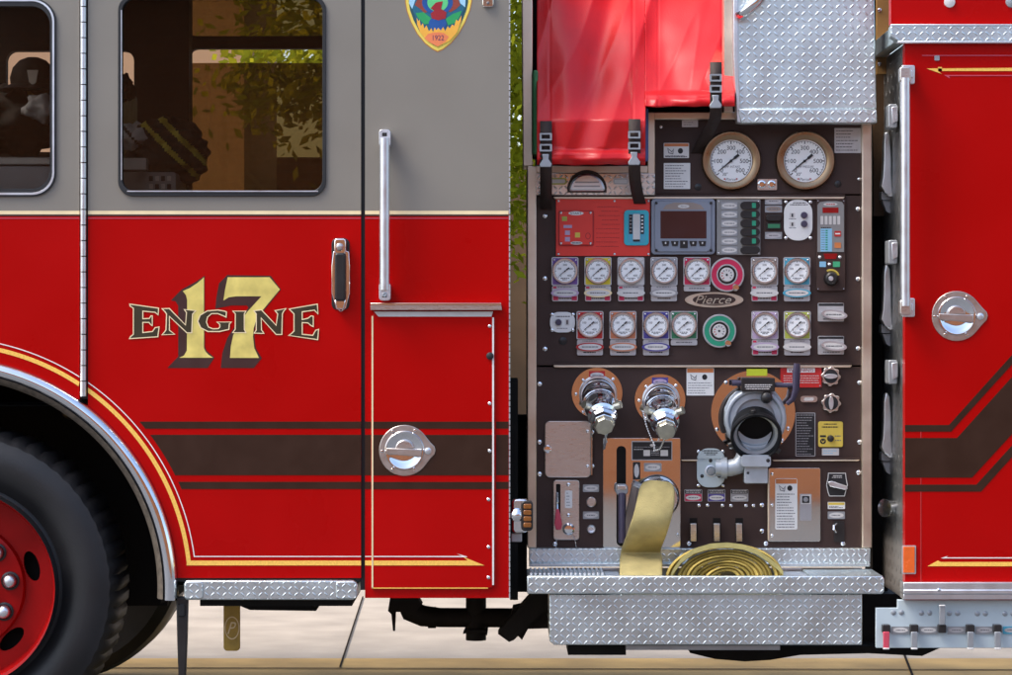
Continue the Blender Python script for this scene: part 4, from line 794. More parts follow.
b = B(); b.ext(rr(741.5, 378, 775, 391.5, 1.2), P - .10, .06, BLACKP); tline(b, 745, 772, 384.4, P - .1006, WTAG, 1); tline(b, 745, 771, 386.4, P - .1006, WTAG, .9); tline(b, 746, 770, 388.4, P - .1006, WTAG, .9); b.done('gear_box', it, bevel=.002)
b = B(); b.tube([W(732, 383, P - .07), W(742, 383, P - .07)], .010, PLUM, 12); b.done('gear_shaft', it); b = B(); b.tube([W(775, 385, P - .07), W(797, 385.5, P - .07)], .008, PLUM, 12); b.done('gear_shaft', it)
b = B(); b.tube([W(797, 363.5, P - .09), W(796.5, 372, P - .09), W(796, 390, P - .085), W(793, 399, P - .08), W(787, 404, P - .075)], [.013, .016, .014, .012, .009], PLUM, 14, sq=.7); b.done('hand_crank', it, smooth=60)
b = B(); b.ext(rr(744.5, 466, 768, 483.5, 1.5), P - .09, .06, CASTL); b.ext(rr(741, 455, 771, 467, 3), P - .11, .09, CASTL); b.disc(768, 460.5, P - .11, [(2, 0), (1.6, .003), (0, .003)], INK, 10); b.disc(748, 473, P - .09, [(1.4, 0), (1, .002), (0, .002)], INK, 10); b.done('lower_housing', it, bevel=.004)
b = B(); b.tube([W(716, 468, P - .05), W(730, 468, P - .055), W(738, 466, P - .06), W(743, 460, P - .06), W(747, 450, P - .05)], [.028, .028, .028, .028, .03], CASTL, 20); b.tube([W(721, 468, P - .052), W(727, 468, P - .053)], 11 * S, CASTL, 24); b.done('bleeder_elbow', it, smooth=60)
b = B(); b.ext(rr(697, 448.5, 725, 487.5, 11, 6), P - .012, .012, VALVE); bl = b.done('bleeder_plate', ENG, bevel=.002)
b = B(); tline(b, 702, 720, 450.2, P - .0126, INK, 1); tline(b, 704, 718, 452.3, P - .0126, INK, .9); tline(b, 706, 716, 454.2, P - .0126, INK, .8); b.disc(710.8, 471, P - .012, [(6, 0), (6, .003), (4.6, .004), (4.2, .001)], ALU, 24); b.disc(710.8, 471, P - .012, [(3.6, 0), (3.4, .008), (0, .009)], CASTG, 8); b.done('bleeder_valve', bl)
screws([(710.5, 460.5), (702, 476), (719, 476)], P - .012, bl, 1.9, BLACKP); screws([(698.5, 451.5), (723, 451.5), (698.5, 485.5), (723, 485.5)], P - .004, bl, 1.8)
labelp('warning_label', 686.6, 368, 714, 395.5, P, lp, WHITE, ORNG, 4.6, 5, .6, None, True, 'square warning label with orange heading')
b = B(); b.ext(rr(746.7, 369, 767.2, 375.8), P - .012, .003, LIMEY); b.done('sticker', lp)
b = B(); b.ext(rr(780.5, 366, 821.5, 387.5), P - .003, .003, REDL); b.ext(rr(787, 368, 815, 372.5), P - .0034, 0, WHITE); b.text('WARNING', 801, 370.3, 3, P - .0038, INKR, width=25)
for q in range(4): tline(b, 783.5, 819, 375.5 + q * 2.3, P - .0035, SHADOWP if False else WTAG, .6)
rs = b.done('warning_sign', ENG); screws([(782, 367.5), (820, 367.5), (820, 386)], P - .003, rs, 1)
def star(px, py, R, rot):
    pts = []
    for q in range(32): a = 2 * PI * q / 32; pts.append((px + (R if q % 4 in (0, 1) else R * .86) * math.cos(a), py + (R if q % 4 in (0, 1) else R * .86) * math.sin(a)))
    b = B(); b.ext(pts, P - .022, .022, BRUSH); b.ext(el(px, py, R * .70, None, 28), P - .0226, 0, INK); o = b.done('star_knob', ENG, bevel=.002)
    b = B(); c, s_ = math.cos(rot), math.sin(rot); b.ext(el(px, py, R * .68, R * .24, 20, rot), P - .032, .01, ALU); b.done('indicator', o, bevel=.001)
star(831, 376.3, 10, 0); star(831.3, 403, 10, PI / 2)
b = B(); b.ext(rr(800.5, 396, 817.5, 402.2, 2.8), P - .006, .006, BRUSH); b.ext(rr(804, 397.5, 814, 400.8, 1.5), P - .0066, 0, WTAG); b.done('name_tag', lp)
labelp('operation_plate', 795.3, 412.5, 815.5, 456.5, P, lp, INK, None, 0, 16, .7, GTAG, lab='tall black operating plate', border=SILV)
b = B(); b.ext(rr(818.3, 421.5, 843, 447, 2), P - .005, .005, YELL); tline(b, 824, 837, 423.6, P - .0055, INK, 1); tline(b, 822, 838, 426.4, P - .0055, INK, 1.2); b.ext(rr(820, 435.2, 826, 437.2), P - .0055, 0, INK); tline(b, 835, 841, 435.5, P - .0055, INKG, .9); tline(b, 835, 841, 440, P - .0055, INKG, .9); b.ext(el(823, 441.3, 3, 2.8, 14), P - .0055, 0, INK); b.stroke([(821.6, 440.5), (823, 442.5), (824.5, 440.5)], .7, P - .006, YELL, False); b.disc(830.6, 438.5, P - .005, [(3.5, 0), (3.3, .006), (2.2, .010), (2.4, .02), (0, .024)], BLACKP, 16); b.done('selector_plate', ENG, bevel=.001)
labelp('name_tag', 822, 448.4, 839, 455.4, P, lp, WTAG, None, 0, 2, .7, LBLUE)

# ================================================================== TREAD PLATES, TRAY
b = B(); b.ext(rr(529, 548.3, 870.5, 563), P - .035, .05, DIAS); b.ext(rr(529, 563, 870.5, 566.8), P - .05, .03, DIAS); b.done('kick_plate', ENG, bevel=.003)
FW = lambda px, py: W(px, py, 0)
tf = B(); tf.ext([(527, 576), (882, 576), (884.3, 578), (884.3, 592), (882, 594), (527, 594)], 0, .02, DIAS); tf = tf.done('running_board', ENG, bevel=.004)
zt = FW(0, 576.2).z; zf = FW(0, 622).z
def slab(x0, x1, d0, d1, z, t, mat, name, parent, bev=.003):
    b = B(); i = b.mi(mat); a = W(x0, 0, 0).x; c = W(x1, 0, 0).x
    vs = [b.bm.verts.new(p) for p in ((a, d0, z), (c, d0, z), (c, d1, z), (a, d1, z), (a, d0, z - t), (c, d0, z - t), (c, d1, z - t), (a, d1, z - t))]
    for f in ((0, 1, 2, 3), (7, 6, 5, 4), (0, 4, 5, 1), (1, 5, 6, 2), (2, 6, 7, 3), (3, 7, 4, 0)): b.face([vs[q] for q in f], i)
    return b.done(name, parent, bevel=bev)
slab(527.4, 606, .021, .30, zt - .001, .02, DIAS, 'step_tread', tf); slab(812, 884, .021, .30, zt - .001, .02, DIAS, 'step_tread', tf)
for k in range(17): slab(530 + k * 4.5, 532.4 + k * 4.5, .05, .26, zt + .006, .008, ALU, 'grip_rib', tf, .001) if k < 17 else None
slab(606.2, 622, .03, .30, zt - .006, .05, ALU, 'end_block', tf); slab(783, 811.5, .03, .30, zt - .006, .05, ALU, 'end_block', tf)
slab(549, 862, .021, .31, zf, .01, DIAS, 'tray_floor', tf); b = B(); b.box(549, 568, 862, 622, .315, .01, ALU); b.done('tray_back', tf)
b = B(); b.ext([(549.5, 594.2), (862, 594.2), (862, 645), (554, 645), (549.5, 641)], .02, .29, DIAS); b.done('hose_tray_box', ENG, bevel=.003)
b = B(); b.box(568, 645.5, 626, 655, .1, .3, UNDER); b.box(626, 645.5, 780, 650, .06, .3, CASTG); b.ext([(690, 646), (880, 646), (880, 653), (800, 655), (770, 660), (745, 661.5), (715, 659), (690, 653)], .35, .4, UNDER); b.done('underside', ENG)
b = B(); b.ext([(862.5, 594), (905, 594), (905, 645), (940, 648), (922, 656), (862.5, 653)], .5, .5, UNDER); b.done('underside', ENG)
b = B(); b.box(872.5, -150, 888, 600, .62, .2, DARK); b.done('side_gap_wall', ENG)
b = B(); b.ext(rr(877, -150, 889.5, 74), .5, .03, TANR); gp = b.done('gap_post', ENG)  # post coloured with the warm reflection it would show
screws([(879.5, 10), (879.5, 64)], .5, gp, 2)
b = B(); b.ext(rr(874, 74, 890.5, 216), .56, .03, TAND); b.done('gap_panel', ENG)  # carries the painted reflection on downwards in a darker tone

# ---- hatch door
hx = B(); hx.ext([(733, -60), (873, -60), (875.5, 60), (876.5, 109), (737, 109), (734, 60)], .215, .05, DIA); hx = hx.done('hatch_door', ENG, bevel=.003)
b = B(); b.ext([(738, 109), (876.5, 109), (877, 123), (741, 123)], .2, .07, DIA); b.ext([(733, -60), (738, -60), (738, 60), (741.5, 123), (737, 122), (733.5, 60)], .205, .07, ALU); b.done('door_lip', hx, bevel=.003)
b = B(); b.tube([W(765, -6, .17), W(756, 4, .16), W(745, 13, .165), W(740.5, 16, .19)], [.016, .018, .018, .02], CHROME, 16, sq=.6); b.disc(741.5, 15, .214, [(4.6, 0), (4.2, .012), (0, .014)], CHROME, 16); b.done('handle', hx, smooth=60)
b = B(); b.ext(rr(724, -60, 733.2, 112), P - .06, .08, TAN); b.done('hatch_frame', ENG, bevel=.002)

# ================================================================== REAR BODY
rbp = B(); rbp.ext(rr(905, 43, 1120, 600), 0, .05, RED); rbp.ext(rr(891, -150, 1120, 24), .004, .05, RED); rbp = rbp.done('body_side', ENG)
b = B(); b.ext([(891, 25.5), (1120, 25.5), (1120, 41), (898, 41), (891, 36)], -.02, .06, DIAS); b.ext(rr(898, 41, 1120, 43.2), -.022, .03, ALU); b.ext(rr(891, 24, 1120, 26), -.022, .03, ALU); b.done('tread_trim', ENG, bevel=.002)
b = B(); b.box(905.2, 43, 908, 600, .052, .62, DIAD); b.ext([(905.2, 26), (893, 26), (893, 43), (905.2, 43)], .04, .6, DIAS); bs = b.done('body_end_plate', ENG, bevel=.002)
# door seam + stripes
b = B(); b.ext(rr(920.4, 430, 921.4, 596), -.0006, .0003, INKR); b.done('door_seam', rbp)
b = B()
b.ext([(905, 425), (949, 425), (1030, 335), (1120, 235), (1120, 246), (1035, 339), (951, 431.6), (905, 431.6)], -.0012, .0008, BROWN)
b.ext([(905, 438), (957, 438), (1012, 377), (1120, 258), (1120, 315), (1012, 434), (972, 477.6), (905, 477.6)], -.0012, .0008, BROWN)
b.ext([(905, 484.6), (976.5, 484.6), (1012, 445.5), (1120, 327), (1120, 339), (1012, 457), (981, 491.6), (905, 491.6)], -.0012, .0008, BROWN); b.done('stripe_band', rbp)
b = B(); b.ext([(926.5, 68.5), (942, 74), (938, 71), (1120, 71), (1120, 67)], -.0012, .0008, YSTR); b.ext([(938, 67), (942, 67), (942, 71), (938, 71)], -.0012, .0008, YSTR); b.ext(rr(922, 55, 1120, 55.9), -.0012, .0008, PINKT); b.ext([(944, 75), (1120, 75), (1120, 76), (949, 76), (950, 78.5)], -.0012, .0008, PINKT)
b.ext([(927.5, 566.2), (938, 560.6), (941, 562), (1120, 562), (1120, 566.2)], -.0012, .0008, YSTR); b.ext([(941, 558), (948, 556), (946, 557.4), (1120, 557.4), (1120, 558.4), (943, 558.4)], -.0012, .0008, WLINE); b.done('pinstripe', rbp)
b = B(); b.ext(rr(934.5, 55.5, 939.5, 60.5, 1), -.004, .004, CASTG); b.done('bolt', rbp); b = B(); b.disc(949.5, 2, .004, [(5.6, 0), (5.4, .006), (2, .009), (0, .009)], WTAG, 24); b.done('reflector', rbp); b = B(); b.disc(1011, 2, .004, [(5.6, 0), (5.4, .006), (2, .009), (0, .009)], CASTG, 24); b.done('reflector', rbp)
latch(956.8, 316, 25, -.004, rbp, 31)
b = B(); b.ext(rr(902.2, 545.5, 916, 574, .8), -.004, .006, SILV); ar = b.done('side_reflector', ENG); b = B(); b.ext(rr(903.4, 546.7, 914.8, 572.8, .6), -.008, .006, AMBER); b.done('lens', ar, bevel=.001)
b = B(); b.ext(rr(903.5, 582.5, 1120, 590), -.03, .08, ALU); b.ext(rr(903.5, 590, 1120, 594), -.036, .08, ALU); b.ext(rr(903.5, 594, 1120, 599.5), -.03, .08, ALU); rl = b.done('rub_rail', ENG, bevel=.002); screws([(939, 590)], -.036, rl, 2)
# handrail
hr = B(); hr.tube([W(905.2, 78, -.06), W(905.2, 306, -.06)], 5.0 * S, ALU, 20); hr = hr.done('handrail', ENG)
for y0, y1 in ((66, 82), (299, 315)):
    b = B(); b.ext(rr(900, y0 + 1, 911, y1, 2), -.07, .04, BRUSH); b.ext(rr(902, y0 - 1, 915, y1 + 2, 1.5), -.012, .012, ALU); b.ext(rr(909, y0 + 4, 913, y1 - 4, 1), -.05, .05, ALU); b.done('bracket', hr, bevel=.003)
# latches & lights on the body's end plate
XE = W(905.2, 0, 0).x
def side_latch(y0, y1):
    d = .42; x = 886.5; b = B(); b.tube([W(x + 4, y0 + 64, d), W(x + 1, y0 + 52, d - .02)], .02, ALU, 12); b.ext(rr(x - 5, y0 + 60, x + 8, y0 + 69, 2), d - .02, .06, CASTG); o = b.done('door_catch', ENG)
    b = B(); b.ext([(x + .5, y0), (x + 3.5, y0 + 5), (x + 5.2, y0 + 22), (x + 5.6, y0 + 44), (x + 7, y0 + 60), (x + 3, y0 + 65), (x - 2, y0 + 62), (x - 5.8, y0 + 55), (x - 4, y0 + 46), (x - 3.2, y0 + 30), (x - 3, y0 + 10), (x - 1.5, y0 + 2)], d - .06, .035, ALU); b.done('lever', o, bevel=.008, seg=3)
    b = B(); b.disc(x + 4, y0 + 61.5, d - .05, [(4.4, 0), (4, .008), (0, .010)], WTAG, 20); b.ext([(x - 4, y0 + 70), (x + 8, y0 + 70), (x + 3, y0 + 76), (x + 6, y0 + 84), (x, y0 + 80)], d - .01, .05, CASTG); b.done('pivot', o)
for y in (131, 264, 392): side_latch(y, y + 70)
def side_light(y):
    b = B(); b.ext(rr(888.5, y, 897.5, y + 24, 2), .17, .09, CASTG); o = b.done('side_lamp', ENG, bevel=.003); b = B(); b.ext([(891.5, y + 3), (897.8, y + 2), (898, y + 17), (892.5, y + 20)], .165, .02, ALU); b.done('lens', o, bevel=.002)
for y in (104, 240, 360): side_light(y)
b = B(); b.tube([W(898, 508, .3), W(884.5, 508, .26)], [.022, .030], CHROME, 20); b.done('side_lamp', ENG)
# valve bank under the body
vp = B(); vp.ext([(876, 608), (897.5, 608), (897.5, 599.8), (1120, 599.8), (1120, 648), (876, 648)], .01, .02, VALVE); vp = vp.done('drain_valve_plate', ENG, bevel=.002)
screws([(893.5, 612.5), (901.5, 612.5), (921.5, 613), (929.5, 613), (949.3, 613.3), (957.5, 613.3), (977.3, 613.6), (985.3, 613.6), (1005, 613.8), (1013, 613.8)], .01, vp, 2.7, CASTG)
for x, m, upw in ((886.5, PINKT, 0), (914.6, CASTG, 0), (942.5, CASTG, 1), (970.8, CASTG, 0), (998, CASTG, 0)):
    b = B(); b.ext(rr(x - 4, 625, x + 4, 633, 1), -.02, .03, BLACKP); o = b.done('drain_tap', ENG, bevel=.002)
    b = B(); y0, y1 = (605, 625) if upw else (632, 649); b.ext([(x - 3.2, y0), (x + 3.2, y0), (x + 2.8, y1), (x - 2.8, y1)], -.03, .012, m); b.ext(rr(x - 3.2, (y0 if upw else y1 - 1), x + 3.2, (y0 + 1.5 if upw else y1 + .6)), -.033, .014, WTAG); b.done('handle', o, bevel=.002)
    b = B(); b.ext(rr(x + 5, 626.5, x + 23, 634, .6), .006, .004, CASTG if x < 990 else CYAN); b.ext(el(x + 14, 630.2, 7.6, 2.5, 20), .005, .001, WTAG if x < 935 else SILV); tline(b, x + 9.5, x + 18.5, 629.8, .0045, INKG, .8); b.done('name_tag', o)

# ================================================================== VINYL COVER, HOSES
vc = thing('vinyl_cover', W(636, 165, .2), 'red vinyl hose bed cover hanging above the gauges, held by black straps', 'cover')
def fold(x, y):
    n = noise.noise; a = 0
    for x0, sl, w, h in ((566, .10, 17, .030), (598, -.22, 13, -.030), (628, -.30, 16, .028), (664, .35, 18, -.022), (704, -.30, 20, .020)):
        q = (x - x0 - sl * (y - 60)) / w; a += h * math.exp(-q * q)
    rg = (1 - abs(n(Vector((x * .024 + y * .006, y * .004, 7.7))))) ** 5 * .012
    return a * 1.15 + rg + .022 * n(Vector((x * .016, y * .010, 3.3))) + .006 * n(Vector((x * .035 + y * .02, y * .035 - x * .01, 1.1)))
def cover(x0, x1, yb, seed):
    rows = []; ny, nx = 150, int((x1 - x0) / 1.2)
    for j in range(ny + 1):
        y = -70 + (yb + 70) * j / ny; row = []
        for i in range(nx + 1):
            x = x0 + (x1 - x0) * i / nx; t = max(0, (120 - y)) / 200
            d = .13 + .75 * t - .015 * (1 - t) - fold(x, y) * min(1, .4 + t * 2.4)
            u = (yb - y) / 16
            if 0 <= u < 1: d += .022 * math.sin(u * PI) * -1 + .010 * noise.noise(Vector((x * .06, u * 1.5, 4)))
            if abs(y - (yb - 9)) < 1.2 or (abs(x - x0 - 13) < 1.0 or abs(x - x1 + 13) < 1.0): d += .0025
            d = min(max(d, .03), .62)
            row.append(W(x, y + 1.2 * noise.noise(Vector((x * .06, seed, 0))) * (1 if j == ny else 0), d))
        rows.append(row)
    b = B(); b.grid(rows, VINYL); o = b.done('cover_panel', vc, smooth=180); sm = o.modifiers.new('thick', 'SOLIDIFY'); sm.thickness = .004; sm.offset = 1
    return o
cover(537, 645.5, 165, 0); cover(645, 735, 106.5, 5)
def strap(pts, tailpts):
    b = B(); rows = [[W(x - 6, y, d), W(x + 6, y, d)] for x, y, d in pts + tailpts]; b.grid(rows, WEB); o = b.done('strap', vc); m = o.modifiers.new('thick', 'SOLIDIFY'); m.thickness = .004
    y0 = pts[0][1]; x = pts[0][0]; d = min(p[2] for p in pts)
    for yy in (y0 + 16, y0 + 27):
        b = B(); b.ext(rr(x - 6.4, yy - 4, x + 6, yy + 3.4, .8), d - .012, .010, CASTG, [rr(x - 4.4, yy - 2.4, x + 4, yy + 1.8)]); b.done('buckle', o)
    b = B(); b.ext([(x - 4, y0 + 33), (x + 3, y0 + 33), (x + 2.5, y0 + 38), (x + 6, y0 + 43), (x + 5, y0 + 46), (x - 6, y0 + 46), (x - 6.5, y0 + 43), (x - 3, y0 + 38)], d - .014, .012, CASTG); b.done('hook', o, bevel=.002)
strap([(546, 121, .10), (546, 140, .095), (546, 162, .095)], [(546, 172, .11), (546, 184, .18), (546, 196, .27), (546, 209, .315)])
strap([(634.5, 119, .10), (634.5, 140, .095), (634.5, 162, .095)], [(634.5, 172, .11), (635.5, 184, .18), (637.5, 195, .27), (640, 204, .315)])
strap([(716, 62, .095), (716, 80, .09), (716, 103, .09)], [(716, 112, .11), (715, 120, .18), (707, 136, .29), (697, 153, .327)])
b = B(); b.ext(rr(533, 70, 538, 154, 2), .26, .3, GREENH); tag(b.done('green_hose', None, bevel=.006), 'edge of folded green hose left of the red vinyl cover', 'hose')
b = B(); b.ext(rr(644, 108, 648.4, 161, 2), .27, .25, BLUEH); tag(b.done('blue_hose', None, bevel=.006), 'edge of folded blue hose right of the red vinyl cover', 'hose')

# discharge hose: flat band out of the coupling, down and forward into the tray
rows = [(481, 645, 669, .235), (483, 641, 673, .215), (488, 638.5, 675.5, .19), (498, 636.5, 676, .165), (510, 634, 674.5, .15), (520, 631, 672, .145), (530, 628, 669, .165), (539, 625, 666, .195), (546, 622.5, 663, .235), (551, 620.5, 661, .27), (553.2, 620, 661.5, .285), (555, 619.5, 662.5, .265), (562, 619.2, 663, .17), (570, 619, 663, .09), (580, 619, 663, .05), (600, 619, 663, .05), (612, 619, 663, .06)]
b = B(); gi = 12; G = []
for y, xl, xr, d in rows:
    row = []
    for i in range(gi + 1):
        t = i / gi; e = 1 - (2 * t - 1) ** 4; bul = .010 * e; row.append(W(xl + (xr - xl) * t, y - (2.5 * math.sin(t * PI) if y < 490 else 0), d - bul))
    G.append(row)
b.grid(G, HOSE); ho = b.done('fire_hose', None, smooth=180); m = ho.modifiers.new('thick', 'SOLIDIFY'); m.thickness = .012; m.offset = -1
m = ho.modifiers.new('smooth', 'SUBSURF'); m.levels = m.render_levels = 1
tag(ho, 'flat yellow fire hose hanging from its coupling into the tray', 'hose')
hr_ = thing('hose_roll', W(727, 590, .16), 'coiled roll of yellow fire hose lying in the tray', 'hose roll')
b = B(); n = 420; turns = 5.5; cx, cy = 727, 580
i0 = b.mi(HOSEG); prev = None
def coil(a, r): return cx + 56 * r * math.cos(a + 2.2) + 1.4 * math.sin(a * 1.3) * r, cy - 36 * r * math.sin(a + 2.2) + .6 * math.sin(a * 2.1)
pitch = .90 / turns
for i in range(n + 1):
    t = i / n; a = t * turns * 2 * PI; r = .08 + .90 * t; dj = .004 * math.sin(i * .21) + .003 * math.sin(i * .05)
    ring = []
    for fr, dd in ((.02, .112), (.10, .102), (.34, .098), (.46, .106), (.52, .110), (.58, .104), (.70, .097), (.90, .102), (.97, .112), (.97, .235), (.02, .235)):
        x, y = coil(a, r + pitch * fr); ring.append(b.bm.verts.new(W(x, y, dd + dj)))
    m = len(ring)
    if prev:
        for q in range(m): b.face((prev[q], prev[(q + 1) % m], ring[(q + 1) % m], ring[q]), i0)
    prev = ring
b.done('hose_coil', hr_, smooth=50)
b = B(); rows = [(669, 579, .10), (673, 569, .10), (681, 558, .10), (694, 548.5, .10), (710, 543.6, .1), (727, 542.4, .1), (743, 544.3, .1), (757, 549.5, .1), (769, 557.5, .1), (778, 565, .1), (783, 570.5, .1), (783.5, 580, .1)]
G = [[W(x, y, d - .012), W(x, y, d + .13), W(x, y + 5.2, d + .13), W(x, y + 5.2, d - .012), W(x, y, d - .012)] for x, y, d in rows]
b.grid(G, HOSEE); b.done('hose_end', hr_, smooth=50, bevel=0)

# ================================================================== SETTING
def ground_mat():
    m = mk('concrete_slab', (.355, .30, .24), .85, 0, 0, .15, 3.5, .4, 120, .05, .3); return m
CONC = ground_mat(); OCHRE = mk('ochre_paving', (.42, .265, .095), .85, 0, 0, .3, 2.5, .4, 100, .05, .3); JOINT = mk('joint_dark', (.022, .016, .012), .95, spec=.05)
ASPH = mk('asphalt', (.100, .104, .108), .9, 0, 0, .25, 8, .5, 160)
def sheet(x0, x1, y0, y1, z, mat, name):
    b = B(); b.grid([[Vector((x0, y0, z)), Vector((x1, y0, z))], [Vector((x0, y1, z)), Vector((x1, y1, z))]], mat); o = b.done(name, None); o['kind'] = 'structure'; return o
sheet(-300, 300, -300, 300, -.008, ASPH, 'ground')
sheet(-60, 60, 2.55, 9.6, -.004, CONC, 'pavement'); sheet(-60, 60, .2, 2.78, 0, OCHRE, 'kerb_strip')
def groundpt(px, py):
    dist = ZC / ((py - 337.5) * S / D); return Vector(((px - 506) * S / D * dist, dist - D, 0))
def jointline(p, q, w, z=.004):
    a, c = groundpt(*p), groundpt(*q); t = (c - a).normalized(); nn = Vector((-t.y, t.x, 0)) * w / 2; a.z = c.z = z
    b = B(); b.grid([[a - nn, a + nn], [c - nn, c + nn]], JOINT); o = b.done('slab_joint', None); o['kind'] = 'structure'
jointline((363, 597), (340, 668), .008); jointline((-400, 667.5), (1500, 671.5), .022); jointline((903, 652), (916, 685), .010)
# brick building across the street (mirrored in the polished steel)
def brick():
    m = mk('brick_wall', (.48, .17, .06), .85); nt = m.node_tree; N = nt.nodes; L = nt.links; p = N['Principled BSDF']
    tc = N.new('ShaderNodeTexCoord'); mp = N.new('ShaderNodeMapping'); mp.inputs['Rotation'].default_value = (PI / 2, 0, 0); br = N.new('ShaderNodeTexBrick'); br.inputs['Scale'].default_value = 4.2
    br.inputs['Color1'].default_value = (.48, .155, .05, 1); br.inputs['Color2'].default_value = (.40, .125, .04, 1); br.inputs['Mortar'].default_value = (.48, .25, .12, 1); br.inputs['Mortar Size'].default_value = .015
    L.new(tc.outputs['Object'], mp.inputs[0]); L.new(mp.outputs[0], br.inputs['Vector']); L.new(br.outputs['Color'], p.inputs['Base Color']); return m
bw = thing('brick_building', (0, -15.5, 0), 'orange brick building across the street, mirrored in the polished steel', 'building')
BR = brick(); b = B(); i = b.mi(BR)
def abox(b, x0, x1, y0, y1, z0, z1, mat):
    i = b.mi(mat); vs = [b.bm.verts.new((x, y, z)) for z in (z0, z1) for y in (y0, y1) for x in (x0, x1)]
    for f in ((0, 2, 3, 1), (4, 5, 7, 6), (0, 1, 5, 4), (2, 6, 7, 3), (1, 3, 7, 5), (0, 4, 6, 2)): b.face([vs[q] for q in f], i)
abox(b, -16, 9, -21, -15.5, 0, 4.5, BR); b.done('wall', bw); b = B(); abox(b, -16.2, 9.2, -21.2, -15.3, 4.5, 4.7, CONC); b.done('parapet', bw); bw.location = (2.0, -13.6, 0); bw.rotation_euler = (0, 0, math.radians(28))
# pale peach building behind the cab
PEACH = mk('peach_render', (.62, .40, .27), .85, 0, 0, .06, 2, .1, 60)
ph = thing('peach_building', (-7, 13, 0), 'pale peach rendered building seen through the far cab windows', 'building')
b = B(); xr = W(244, 0, 12).x; abox(b, -16, xr, 12, 15, 0, 4.6, PEACH); b.done('wall', ph); b = B(); abox(b, -16.2, xr + .2, 11.8, 15.2, 4.6, 4.8, CONC); b.done('roof_edge', ph)
def leafmat(name, c, tr):
    m = bpy.data.materials.new(name); m.use_nodes = True; nt = m.node_tree; N = nt.nodes; L = nt.links; N.remove(N['Principled BSDF'])
    gi_ = N.new('ShaderNodeObjectInfo'); tc = N.new('ShaderNodeTexCoord'); nz = N.new('ShaderNodeTexNoise'); nz.inputs['Scale'].default_value = 2.2; L.new(tc.outputs['Object'], nz.inputs[0]); cr = N.new('ShaderNodeValToRGB')
    cr.color_ramp.elements[0].color = (c[0] * .5, c[1] * .6, c[2] * .5, 1); cr.color_ramp.elements[1].color = (c[0] * 1.5, c[1] * 1.4, c[2], 1); cr.color_ramp.elements[0].position = .35; cr.color_ramp.elements[1].position = .65; L.new(nz.outputs[0], cr.inputs[0])
    d = N.new('ShaderNodeBsdfDiffuse'); t = N.new('ShaderNodeBsdfTranslucent'); L.new(cr.outputs[0], d.inputs[0]); t.inputs[0].default_value = (*tr, 1); mx = N.new('ShaderNodeMixShader'); mx.inputs[0].default_value = .5; L.new(d.outputs[0], mx.inputs[1]); L.new(t.outputs[0], mx.inputs[2]); L.new(mx.outputs[0], N['Material Output'].inputs[0]); return m
LEAF = leafmat('leaves', (.15, .19, .02), (.50, .50, .03)); BARK = mk('bark', (.10, .07, .05), .9, 0, 0, .3, 12, .6, 60)
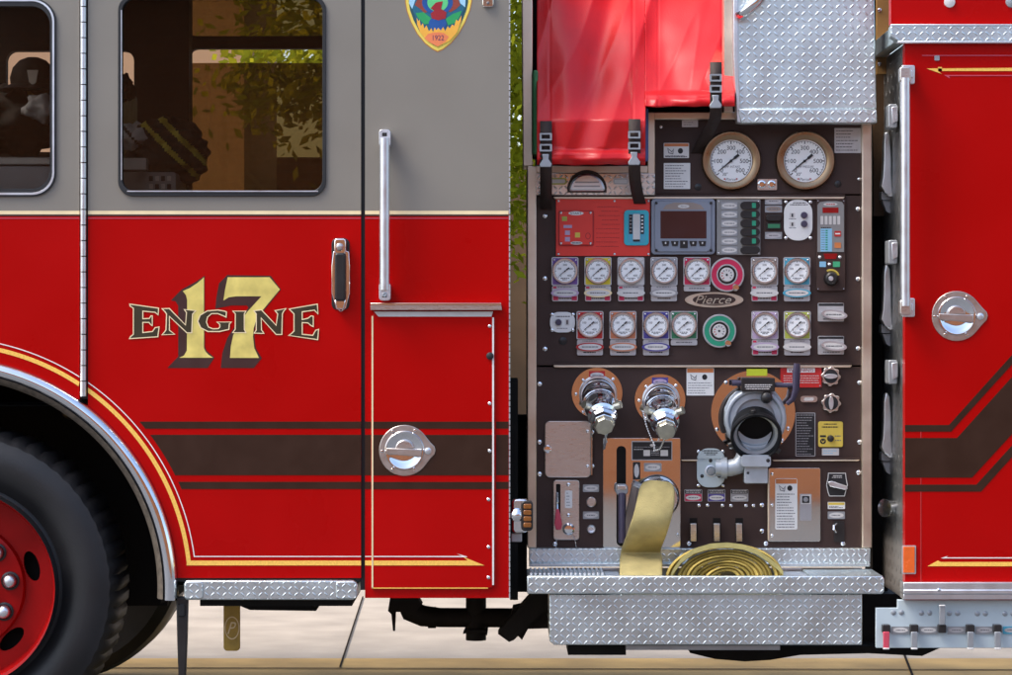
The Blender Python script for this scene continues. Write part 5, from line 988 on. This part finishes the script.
def tree(x, y, h, r, n, seed, lab, low=.35):
    rnd = random.Random(seed); t = thing('tree', (x, y, 0), lab, 'tree'); b = B()
    b.tube([Vector((x, y, 0)), Vector((x + .05, y, h * .3)), Vector((x - .05, y + .05, h * .6)), Vector((x, y, h * .85))], [.16, .13, .09, .03], BARK, 10)
    for q in range(7): a = rnd.random() * 6.28; z = h * (max(.35, low) + .05 * q); b.tube([Vector((x, y, z)), Vector((x + math.cos(a) * r * .35, y + math.sin(a) * r * .35, z + r * .3)), Vector((x + math.cos(a) * r * .75, y + math.sin(a) * r * .75, z + r * .55))], [.05, .035, .01], BARK, 6)
    b.done('trunk', t, smooth=60); b = B(); i = b.mi(LEAF)
    cl = []
    for q in range(46): a = rnd.random() * 6.28; z = h * (low + (1 - low) * rnd.random()); rr0 = r * math.sqrt(rnd.random()) * (1.1 - .55 * (z / h - low)); cl.append(Vector((x + rr0 * math.cos(a), y + rr0 * math.sin(a), z)))
    for q in range(n):
        c = rnd.choice(cl); p = c + Vector((rnd.gauss(0, .28), rnd.gauss(0, .28), rnd.gauss(0, .22))); s = .03 + .035 * rnd.random(); u = Vector((rnd.gauss(0, 1), rnd.gauss(0, 1), rnd.gauss(0, 1))).normalized(); v = u.orthogonal().normalized()
        b.face([b.bm.verts.new(p + u * s), b.bm.verts.new(p + v * s * .5), b.bm.verts.new(p - u * s), b.bm.verts.new(p - v * s * .5)], i)
    b.done('crown', t)
tree(-.72, 11.0, 5.6, 1.05, 15000, 3, 'leafy yellow-green tree seen through the crew door window', .56)
tree(.35, 12.6, 5.6, 1.3, 14000, 8, 'leafy tree filling the gap between cab and pump panel', .25)
b = B(); abox(b, -9, 14, 15.4, 15.7, 0, 2.9, mk('brown_render', (.22, .13, .075), .85, 0, 0, .3, 1.5)); tag(b.done('garden_wall', None), 'brown rendered wall beyond the gap behind the cab', 'wall')

# ================================================================== LIGHT, WORLD, CAMERA
EL, AZ = math.radians(56), math.radians(-108)     # high soft sun from the left, slightly on the camera's side
sd = Vector((math.sin(AZ) * math.cos(EL), math.cos(AZ) * math.cos(EL), math.sin(EL)))
sun = bpy.data.lights.new('sun', 'SUN'); sun.energy = 1.5; sun.angle = math.radians(28); sun.color = (1, .96, .90)
so = bpy.data.objects.new('sun', sun); C.objects.link(so); so.location = (0, 0, 12); so.rotation_euler = (-sd).to_track_quat('-Z', 'Y').to_euler()
w = bpy.data.worlds.new('World'); bpy.context.scene.world = w; w.use_nodes = True; nt = w.node_tree
sky = nt.nodes.new('ShaderNodeTexSky'); sky.sky_type = 'NISHITA'; sky.sun_disc = False; sky.sun_elevation = EL; sky.sun_rotation = AZ; sky.dust_density = 3.0; sky.air_density = 1.0
nt.links.new(sky.outputs[0], nt.nodes['Background'].inputs[0]); nt.nodes['Background'].inputs[1].default_value = .15
cam = bpy.data.cameras.new('camera'); cam.sensor_width = 36; cam.lens = 36 * D / 3.23; cam.clip_end = 600
co = bpy.data.objects.new('camera', cam); C.objects.link(co); co.location = (0, -D, ZC); co.rotation_euler = (PI / 2, 0, 0); bpy.context.scene.camera = co
vs = bpy.context.scene.view_settings; vs.view_transform = 'Standard'; vs.look = 'None'; vs.gamma = 1; vs.exposure = 1.27
